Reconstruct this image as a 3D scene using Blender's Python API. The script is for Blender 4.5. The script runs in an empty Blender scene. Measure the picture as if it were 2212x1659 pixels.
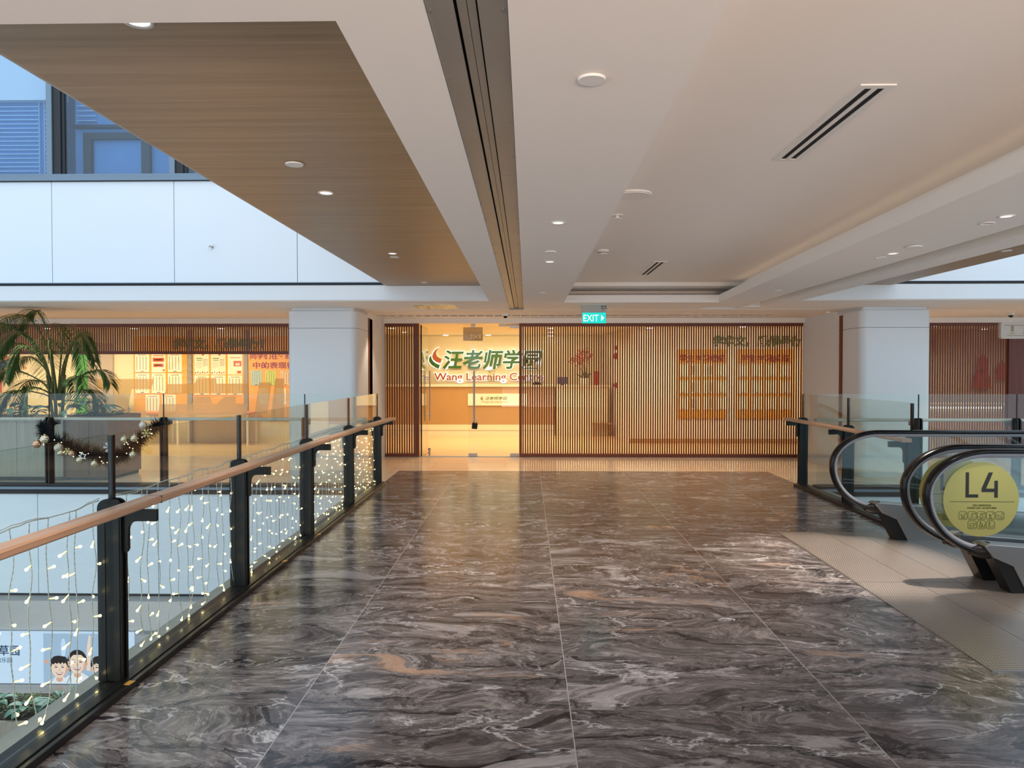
import bpy, bmesh, math, random
from mathutils import Vector, Matrix, Euler, noise as mnoise

C = bpy.context.scene.collection
SC = bpy.context.scene
PI = math.pi
random.seed(7)

# ---------------------------------------------------------------- camera
F_PX, W_PX, H_PX = 1570.0, 2212.0, 1659.0
yaw = math.atan(32 / F_PX)
pitch = math.atan(29.5 / F_PX)
cam_data = bpy.data.cameras.new('camera')
cam_data.sensor_width = 36.0
cam_data.sensor_fit = 'HORIZONTAL'
cam_data.lens = F_PX / W_PX * 36.0
cam_data.clip_start = 0.05
cam_data.clip_end = 200
cam = bpy.data.objects.new('camera', cam_data)
C.objects.link(cam)
cam.location = (0, 0, 1.6)
cam.rotation_euler = (PI / 2 - pitch, 0, yaw)
SC.camera = cam

# ---------------------------------------------------------------- colour management and light
SC.view_settings.view_transform = 'Standard'
SC.view_settings.look = 'None'
SC.view_settings.gamma = 1.0
SC.view_settings.use_curve_mapping = False
SC.view_settings.exposure = 0.0
SC.cycles.transparent_max_bounces = 40
SC.cycles.max_bounces = 9
SC.cycles.diffuse_bounces = 4
SC.cycles.glossy_bounces = 4
SC.cycles.sample_clamp_indirect = 6.0

world = bpy.data.worlds.new('daylight')
SC.world = world
world.use_nodes = True
bg = world.node_tree.nodes['Background']
bg.inputs['Color'].default_value = (0.66, 0.83, 1.0, 1)
bg.inputs['Strength'].default_value = 1.6

WARM = (1.0, 0.83, 0.68)
SHOP = (1.0, 0.87, 0.62)


def area(name, loc, size, energy, color, rot=(0, 0, 0), size_y=None, spread=PI):
    l = bpy.data.lights.new(name, 'AREA')
    l.shape = 'RECTANGLE'
    l.size = size
    l.size_y = size_y or size
    l.energy = energy
    l.color = color
    l.spread = spread
    o = bpy.data.objects.new(name, l)
    o.location = loc
    o.rotation_euler = rot
    C.objects.link(o)
    return o


# unseen area lights added for the lit shop: ceiling fill and wall fill
SPR = math.radians(150)
area('shop_fill_light', (-8.5, 14.5, 2.49), 6.5, 110, SHOP, size_y=1.4, spread=SPR)
area('shop_fill_light', (-0.4, 16.0, 2.49), 4.6, 165, SHOP, size_y=3.4, spread=SPR)
area('shop_fill_light', (4.2, 14.5, 2.49), 4.6, 85, SHOP, size_y=1.4, spread=SPR)
area('shop_fill_light', (9.8, 15.0, 2.49), 4.5, 110, SHOP, size_y=1.6, spread=SPR)
WALL_SPR = math.radians(125)  # wall fill added to brighten the shop walls
area('wall_fill_light', (-0.4, 18.0, 2.44), 4.6, 24, SHOP, rot=(math.radians(55), 0, 0), size_y=0.2, spread=WALL_SPR)
area('wall_fill_light', (-8.3, 14.4, 2.44), 6.5, 30, SHOP, rot=(math.radians(55), 0, 0), size_y=0.2, spread=WALL_SPR)
area('wall_fill_light', (4.4, 14.4, 2.44), 4.6, 24, SHOP, rot=(math.radians(55), 0, 0), size_y=0.2, spread=WALL_SPR)
# unseen fill light added behind the viewer to brighten the ceiling
area('ceiling_fill_light', (1.2, -5.4, 0.4), 4.6, 640, (1.0, 0.77, 0.62), rot=(math.radians(138), 0, 0), size_y=2.0, spread=math.radians(94))
# weak light added in the cove behind the right-hand lip for ceiling glow
area('cove_glow_light', (2.575, 5.2, 2.675), 0.06, 1.1, (1.0, 0.78, 0.60), rot=(PI, 0, -0.0466), size_y=9.0)
# unseen fill lights added to brighten the lower storey
area('lower_level_fill', (-7.5, 11.6, -1.63), 7.0, 150, (0.92, 0.96, 1.0), size_y=1.0)
area('lower_level_fill', (-7.0, 4.5, -1.2), 5.0, 25, (0.86, 0.93, 1.0), size_y=3.0, rot=(0.5, 0, 0))


# ---------------------------------------------------------------- materials
def srgb(r, g, b):
    def f(c):
        c /= 255.0
        return c / 12.92 if c <= 0.04045 else ((c + 0.055) / 1.055) ** 2.4
    return (f(r), f(g), f(b), 1.0)


def new_mat(name):
    m = bpy.data.materials.new(name)
    m.use_nodes = True
    nt = m.node_tree
    for n in list(nt.nodes):
        nt.nodes.remove(n)
    out = nt.nodes.new('ShaderNodeOutputMaterial')
    return m, nt, out


def pbr(name, col, rough=0.5, metal=0.0, spec=0.5, noise=0.0, scale=8.0, bump=0.0, stretch=(1, 1, 1), emit=None, estr=0.0, coat=0.0):
    m, nt, out = new_mat(name)
    p = nt.nodes.new('ShaderNodeBsdfPrincipled')
    nt.links.new(p.outputs[0], out.inputs[0])
    p.inputs['Base Color'].default_value = col if len(col) == 4 else (*col, 1)
    p.inputs['Roughness'].default_value = rough
    p.inputs['Metallic'].default_value = metal
    p.inputs['Specular IOR Level'].default_value = spec
    p.inputs['Coat Weight'].default_value = coat
    if emit:
        p.inputs['Emission Color'].default_value = emit if len(emit) == 4 else (*emit, 1)
        p.inputs['Emission Strength'].default_value = estr
    if noise or bump:
        tc = nt.nodes.new('ShaderNodeTexCoord')
        mp = nt.nodes.new('ShaderNodeMapping')
        mp.inputs['Scale'].default_value = stretch
        nz = nt.nodes.new('ShaderNodeTexNoise')
        nz.inputs['Scale'].default_value = scale
        nz.inputs['Detail'].default_value = 6
        nt.links.new(tc.outputs['Object'], mp.inputs[0])
        nt.links.new(mp.outputs[0], nz.inputs['Vector'])
        if noise:
            c = p.inputs['Base Color'].default_value
            mx = nt.nodes.new('ShaderNodeMix')
            mx.data_type = 'RGBA'
            mx.inputs['A'].default_value = [max(0, v * (1 - noise)) for v in c[:3]] + [1]
            mx.inputs['B'].default_value = [min(1, v * (1 + noise)) for v in c[:3]] + [1]
            nt.links.new(nz.outputs['Fac'], mx.inputs['Factor'])
            nt.links.new(mx.outputs['Result'], p.inputs['Base Color'])
        if bump:
            b = nt.nodes.new('ShaderNodeBump')
            b.inputs['Strength'].default_value = bump
            b.inputs['Distance'].default_value = 0.01
            nt.links.new(nz.outputs['Fac'], b.inputs['Height'])
            nt.links.new(b.outputs[0], p.inputs['Normal'])
    return m


def emitter(name, col, strength):
    m, nt, out = new_mat(name)
    e = nt.nodes.new('ShaderNodeEmission')
    e.inputs[0].default_value = col if len(col) == 4 else (*col, 1)
    e.inputs[1].default_value = strength
    nt.links.new(e.outputs[0], out.inputs[0])
    return m


def glass(name, tint=(0.90, 0.945, 0.925), refl=0.05, haze=0.0, haze_col=(0.8, 0.8, 0.75, 1), rough=0.0):
    """Thin architectural glass: tinted transmission plus a Schlick mirror reflection, optional diffuse film."""
    m, nt, out = new_mat(name)
    N = nt.nodes
    tr = N.new('ShaderNodeBsdfTransparent')
    tr.inputs[0].default_value = (*tint, 1)
    gl = N.new('ShaderNodeBsdfGlossy')
    gl.inputs['Roughness'].default_value = rough
    lw = N.new('ShaderNodeLayerWeight')
    lw.inputs['Blend'].default_value = 0.5
    pw = N.new('ShaderNodeMath')
    pw.operation = 'POWER'
    pw.inputs[1].default_value = 5
    nt.links.new(lw.outputs['Facing'], pw.inputs[0])
    ma = N.new('ShaderNodeMath')
    ma.operation = 'MULTIPLY_ADD'
    ma.inputs[1].default_value = 0.9 - refl
    ma.inputs[2].default_value = refl
    nt.links.new(pw.outputs[0], ma.inputs[0])
    mx = N.new('ShaderNodeMixShader')
    nt.links.new(ma.outputs[0], mx.inputs[0])
    nt.links.new(tr.outputs[0], mx.inputs[1])
    nt.links.new(gl.outputs[0], mx.inputs[2])
    last = mx
    if haze:
        df = N.new('ShaderNodeBsdfDiffuse')
        df.inputs[0].default_value = haze_col
        ts = N.new('ShaderNodeBsdfTranslucent')
        ts.inputs[0].default_value = haze_col
        a = N.new('ShaderNodeMixShader')
        a.inputs[0].default_value = 0.5
        nt.links.new(df.outputs[0], a.inputs[1])
        nt.links.new(ts.outputs[0], a.inputs[2])
        h = N.new('ShaderNodeMixShader')
        h.inputs[0].default_value = haze
        nt.links.new(mx.outputs[0], h.inputs[1])
        nt.links.new(a.outputs[0], h.inputs[2])
        last = h
    nt.links.new(last.outputs[0], out.inputs[0])
    return m


class NB:
    """Small node-graph helper."""
    def __init__(self, nt):
        self.nt = nt

    def n(self, t, **kw):
        x = self.nt.nodes.new(t)
        for k, v in kw.items():
            setattr(x, k, v)
        return x

    def link(self, a, b):
        self.nt.links.new(a, b)

    def math(self, op, a, b=None, c=None, clamp=False):
        x = self.n('ShaderNodeMath', operation=op)
        x.use_clamp = clamp
        for i, v in enumerate((a, b, c)):
            if v is None:
                continue
            if hasattr(v, 'is_linked') or hasattr(v, 'links'):
                self.link(v, x.inputs[i])
            else:
                x.inputs[i].default_value = v
        return x.outputs[0]

    def mix(self, f, a, b):
        x = self.n('ShaderNodeMix', data_type='RGBA')
        for k, v in (('Factor', f), ('A', a), ('B', b)):
            if hasattr(v, 'links'):
                self.link(v, x.inputs[k])
            else:
                x.inputs[k].default_value = v
        return x.outputs['Result']

    def vadd(self, a, b, op='ADD'):
        x = self.n('ShaderNodeVectorMath', operation=op)
        for i, v in enumerate((a, b)):
            if hasattr(v, 'links'):
                self.link(v, x.inputs[i])
            else:
                x.inputs[i].default_value = v
        return x.outputs[0]

    def vscale(self, a, s):
        x = self.n('ShaderNodeVectorMath', operation='SCALE')
        self.link(a, x.inputs[0])
        x.inputs['Scale'].default_value = s
        return x.outputs[0]

    def noise(self, vec, scale, detail=6, rough=0.55, dist=0.0, out='Fac'):
        x = self.n('ShaderNodeTexNoise')
        x.inputs['Scale'].default_value = scale
        x.inputs['Detail'].default_value = detail
        x.inputs['Roughness'].default_value = rough
        x.inputs['Distortion'].default_value = dist
        self.link(vec, x.inputs['Vector'])
        return x.outputs[out]

    def ramp(self, fac, stops):
        x = self.n('ShaderNodeValToRGB')
        cr = x.color_ramp
        while len(cr.elements) < len(stops):
            cr.elements.new(0.5)
        for e, (p, c) in zip(cr.elements, stops):
            e.position = p
            e.color = c if len(c) == 4 else (*c, 1)
        self.link(fac, x.inputs[0])
        return x.outputs[0]


def make_marble():
    m, nt, out = new_mat('dark_veined_marble')
    g = NB(nt)
    tc = g.n('ShaderNodeTexCoord')
    sep = g.n('ShaderNodeSeparateXYZ')
    g.link(tc.outputs['Object'], sep.inputs[0])
    TX, TY = 1.2955, 0.6475
    gx = g.math('DIVIDE', g.math('ADD', sep.outputs[0], 1.091 + 4 * TX), TX)
    gy = g.math('DIVIDE', g.math('ADD', sep.outputs[1], -3.404 + 24 * TY), TY)
    ix, iy = g.math('FLOOR', gx), g.math('FLOOR', gy)
    fx, fy = g.math('FRACT', gx), g.math('FRACT', gy)
    comb = g.n('ShaderNodeCombineXYZ')
    g.link(ix, comb.inputs[0])
    g.link(iy, comb.inputs[1])
    wn = g.n('ShaderNodeTexWhiteNoise', noise_dimensions='3D')
    g.link(comb.outputs[0], wn.inputs['Vector'])
    off = g.vscale(wn.outputs['Color'], 37.0)
    p0 = g.vadd(tc.outputs['Object'], off)
    st = g.n('ShaderNodeMapping')
    st.inputs['Scale'].default_value = (0.80, 1.55, 1.0)
    st.inputs['Rotation'].default_value = (0, 0, 0.14)
    g.link(p0, st.inputs[0])
    p = st.outputs[0]
    w1 = g.noise(p, 0.95, 2, 0.5, 0, 'Color')
    w1 = g.vscale(g.vadd(w1, (0.5, 0.5, 0.5), 'SUBTRACT'), 1.7)
    p1 = g.vadd(p, w1)
    w2 = g.noise(p1, 3.0, 5, 0.62, 0, 'Color')
    w2 = g.vscale(g.vadd(w2, (0.5, 0.5, 0.5), 'SUBTRACT'), 0.42)
    p2 = g.vadd(p1, w2)
    # broad cloudy bands
    a = g.noise(p2, 1.05, 9, 0.62, 0.5)
    base = g.ramp(a, [(0.28, srgb(42, 40, 44)), (0.40, srgb(68, 66, 70)), (0.46, srgb(51, 49, 53)), (0.50, srgb(93, 89, 93)),
                      (0.55, srgb(80, 75, 78)), (0.60, srgb(129, 124, 126)), (0.66, srgb(91, 86, 89)), (0.76, srgb(160, 155, 154))])
    # flow lines
    wv = g.n('ShaderNodeTexWave', wave_type='BANDS', bands_direction='Y', wave_profile='SIN')
    wv.inputs['Scale'].default_value = 0.85
    wv.inputs['Distortion'].default_value = 7.0
    wv.inputs['Detail'].default_value = 7.0
    wv.inputs['Detail Scale'].default_value = 1.1
    wv.inputs['Detail Roughness'].default_value = 0.66
    g.link(p2, wv.inputs['Vector'])
    fl = g.ramp(wv.outputs['Fac'], [(0.0, (0.0, 0.0, 0.0)), (0.10, (0.55, 0.55, 0.55)), (0.22, (0.32, 0.32, 0.32)), (0.5, (0.5, 0.5, 0.5)), (0.62, (0.32, 0.32, 0.32)),
                                    (0.84, (0.6, 0.6, 0.6)), (0.93, (1, 1, 1)), (1.0, (0.5, 0.5, 0.5))])
    dark = g.mix(0.55, base, srgb(28, 27, 31))
    lite = g.mix(0.36, base, srgb(194, 188, 187))
    c1 = g.mix(fl, dark, lite)
    # fine streaks
    s = g.noise(p2, 6.5, 9, 0.70, 1.2)
    c1 = g.mix(g.math('MULTIPLY', g.ramp(s, [(0.38, (1, 1, 1)), (0.48, (0, 0, 0))]), 0.60), c1, srgb(32, 31, 35))
    c1 = g.mix(g.math('MULTIPLY', g.ramp(s, [(0.55, (0, 0, 0)), (0.63, (1, 1, 1))]), 0.44), c1, srgb(180, 176, 178))
    # thin dark outlines between the bands
    dk = g.math('ABSOLUTE', g.math('SUBTRACT', a, 0.575))
    c1 = g.mix(g.math('MULTIPLY', g.ramp(dk, [(0.0, (1, 1, 1)), (0.012, (0, 0, 0))]), 0.7), c1, srgb(27, 25, 28))
    # pale lens-shaped patches
    pp = g.noise(g.vadd(p1, (7.1, 2.3, 0.0)), 1.7, 6, 0.62, 0.4)
    c1 = g.mix(g.math('MULTIPLY', g.ramp(pp, [(0.60, (0, 0, 0)), (0.645, (1, 1, 1))]), 0.62), c1, g.mix(s, srgb(114, 108, 109), srgb(215, 212, 214)))
    # ochre seams
    o = g.noise(p1, 0.9, 4, 0.55, 0.3)
    om = g.math('MULTIPLY', g.ramp(o, [(0.60, (0, 0, 0)), (0.66, (1, 1, 1))]), g.ramp(wv.outputs['Fac'], [(0.55, (0, 0, 0)), (0.8, (1, 1, 1))]))
    c1 = g.mix(g.math('MULTIPLY', om, 0.55), c1, srgb(190, 152, 122))
    # thin pale cracks
    v = g.noise(g.vadd(p, g.vscale(w1, 0.45)), 1.5, 6, 0.6, 0.1)
    vr = g.math('ABSOLUTE', g.math('SUBTRACT', v, 0.5))
    vm = g.ramp(vr, [(0.0, (1, 1, 1)), (0.005, (0.6, 0.6, 0.6)), (0.011, (0, 0, 0))])
    gate = g.ramp(g.noise(p, 1.8, 3), [(0.46, (0, 0, 0)), (0.56, (1, 1, 1))])
    c1 = g.mix(g.math('MULTIPLY', g.math('MULTIPLY', vm, gate), 0.62), c1, srgb(220, 220, 225))
    # white flecks
    k = g.noise(g.vadd(p2, (3.3, 1.7, 0.0)), 4.2, 8, 0.72, 0.5)
    c1 = g.mix(g.ramp(k, [(0.655, (0, 0, 0)), (0.69, (0.7, 0.7, 0.7))]), c1, srgb(215, 216, 222))
    hs = g.n('ShaderNodeBrightContrast')
    hs.inputs['Bright'].default_value = -0.008
    hs.inputs['Contrast'].default_value = 0.02
    g.link(c1, hs.inputs['Color'])
    c1 = g.mix(1.0, c1, hs.outputs['Color'])
    # joints
    jx = g.math('LESS_THAN', g.math('MINIMUM', fx, g.math('SUBTRACT', 1.0, fx)), 0.0019)
    jy = g.math('LESS_THAN', g.math('MINIMUM', fy, g.math('SUBTRACT', 1.0, fy)), 0.0021)
    c1 = g.mix(jx, c1, srgb(167, 163, 161))
    c1 = g.mix(g.math('MULTIPLY', jy, 0.7), c1, srgb(142, 137, 136))
    b = g.n('ShaderNodeBsdfPrincipled')
    g.link(c1, b.inputs['Base Color'])
    rgh = g.math('MULTIPLY_ADD', s, 0.12, 0.12)
    g.link(rgh, b.inputs['Roughness'])
    b.inputs['Specular IOR Level'].default_value = 0.45
    g.link(b.outputs[0], out.inputs[0])
    return m


def make_tiles(name, tx, ty, ox, oy, col, grout, rough=0.12, var=0.06, joint=0.003, off=0.0, spec=0.5):
    m, nt, out = new_mat(name)
    g = NB(nt)
    tc = g.n('ShaderNodeTexCoord')
    sep = g.n('ShaderNodeSeparateXYZ')
    g.link(tc.outputs['Object'], sep.inputs[0])
    gy = g.math('DIVIDE', g.math('ADD', sep.outputs[1], oy), ty)
    iy = g.math('FLOOR', gy)
    gx = g.math('DIVIDE', g.math('ADD', sep.outputs[0], ox), tx)
    gx = g.math('ADD', gx, g.math('MULTIPLY', iy, off))
    ix = g.math('FLOOR', gx)
    fx, fy = g.math('FRACT', gx), g.math('FRACT', gy)
    comb = g.n('ShaderNodeCombineXYZ')
    g.link(ix, comb.inputs[0])
    g.link(iy, comb.inputs[1])
    wn = g.n('ShaderNodeTexWhiteNoise', noise_dimensions='3D')
    g.link(comb.outputs[0], wn.inputs['Vector'])
    nz = g.noise(tc.outputs['Object'], 5.0, 6)
    f = g.math('ADD', g.math('MULTIPLY', wn.outputs['Value'], 0.6), g.math('MULTIPLY', nz, 0.4))
    c = g.mix(f, [v * (1 - var) for v in col[:3]] + [1], [min(1, v * (1 + var)) for v in col[:3]] + [1])
    jx = g.math('LESS_THAN', g.math('MINIMUM', fx, g.math('SUBTRACT', 1.0, fx)), joint / tx)
    jy = g.math('LESS_THAN', g.math('MINIMUM', fy, g.math('SUBTRACT', 1.0, fy)), joint / ty)
    c = g.mix(g.math('MAXIMUM', jx, jy), c, grout)
    b = g.n('ShaderNodeBsdfPrincipled')
    g.link(c, b.inputs['Base Color'])
    b.inputs['Roughness'].default_value = rough
    b.inputs['Specular IOR Level'].default_value = spec
    g.link(b.outputs[0], out.inputs[0])
    return m


def make_wood(name, dark, light, axis='X', scale=1.0, rough=0.4, coarse=1.0):
    m, nt, out = new_mat(name)
    g = NB(nt)
    tc = g.n('ShaderNodeTexCoord')
    mp = g.n('ShaderNodeMapping')
    lng, crs = 0.35 * scale, 9.0 * scale * coarse
    mp.inputs['Scale'].default_value = {'X': (lng, crs, crs), 'Y': (crs, lng, crs), 'Z': (crs, crs, lng)}[axis]
    g.link(tc.outputs['Object'], mp.inputs[0])
    a = g.noise(mp.outputs[0], 1.6, 7, 0.62, 0.4)
    b2 = g.noise(mp.outputs[0], 7.0, 5, 0.65, 0.2)
    f = g.math('ADD', g.math('MULTIPLY', a, 0.65), g.math('MULTIPLY', b2, 0.35))
    f = g.ramp(f, [(0.34, (0, 0, 0)), (0.66, (1, 1, 1))])
    c = g.mix(f, dark, light)
    b = g.n('ShaderNodeBsdfPrincipled')
    g.link(c, b.inputs['Base Color'])
    b.inputs['Roughness'].default_value = rough
    g.link(b.outputs[0], out.inputs[0])
    return m


def make_perforated():
    m, nt, out = new_mat('perforated_steel_plate')
    g = NB(nt)
    tc = g.n('ShaderNodeTexCoord')
    sep = g.n('ShaderNodeSeparateXYZ')
    g.link(tc.outputs['Object'], sep.inputs[0])
    px, py = 0.017, 0.026
    gy = g.math('DIVIDE', sep.outputs[1], py)
    gx = g.math('ADD', g.math('DIVIDE', sep.outputs[0], px), g.math('MULTIPLY', g.math('FLOOR', gy), 0.5))
    fx = g.math('SUBTRACT', g.math('FRACT', gx), 0.5)
    fy = g.math('SUBTRACT', g.math('FRACT', gy), 0.5)
    r = g.math('SQRT', g.math('ADD', g.math('MULTIPLY', fx, fx), g.math('MULTIPLY', fy, fy)))
    dot = g.ramp(r, [(0.20, (1, 1, 1)), (0.29, (0, 0, 0))])
    nz = g.noise(tc.outputs['Object'], 2.5, 5)
    base = g.mix(nz, srgb(126, 118, 113), srgb(150, 140, 133))
    c = g.mix(g.math('MULTIPLY', dot, 0.6), base, srgb(226, 220, 212))
    b = g.n('ShaderNodeBsdfPrincipled')
    g.link(c, b.inputs['Base Color'])
    b.inputs['Metallic'].default_value = 0.55
    b.inputs['Roughness'].default_value = 0.30
    bp = g.n('ShaderNodeBump')
    bp.inputs['Strength'].default_value = 0.35
    bp.inputs['Distance'].default_value = 0.004
    g.link(dot, bp.inputs['Height'])
    g.link(bp.outputs[0], b.inputs['Normal'])
    g.link(b.outputs[0], out.inputs[0])
    return m


def make_reflective_window():
    return glass('blue_tinted_window_glass', (0.84, 0.92, 0.98), 0.06)


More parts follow.
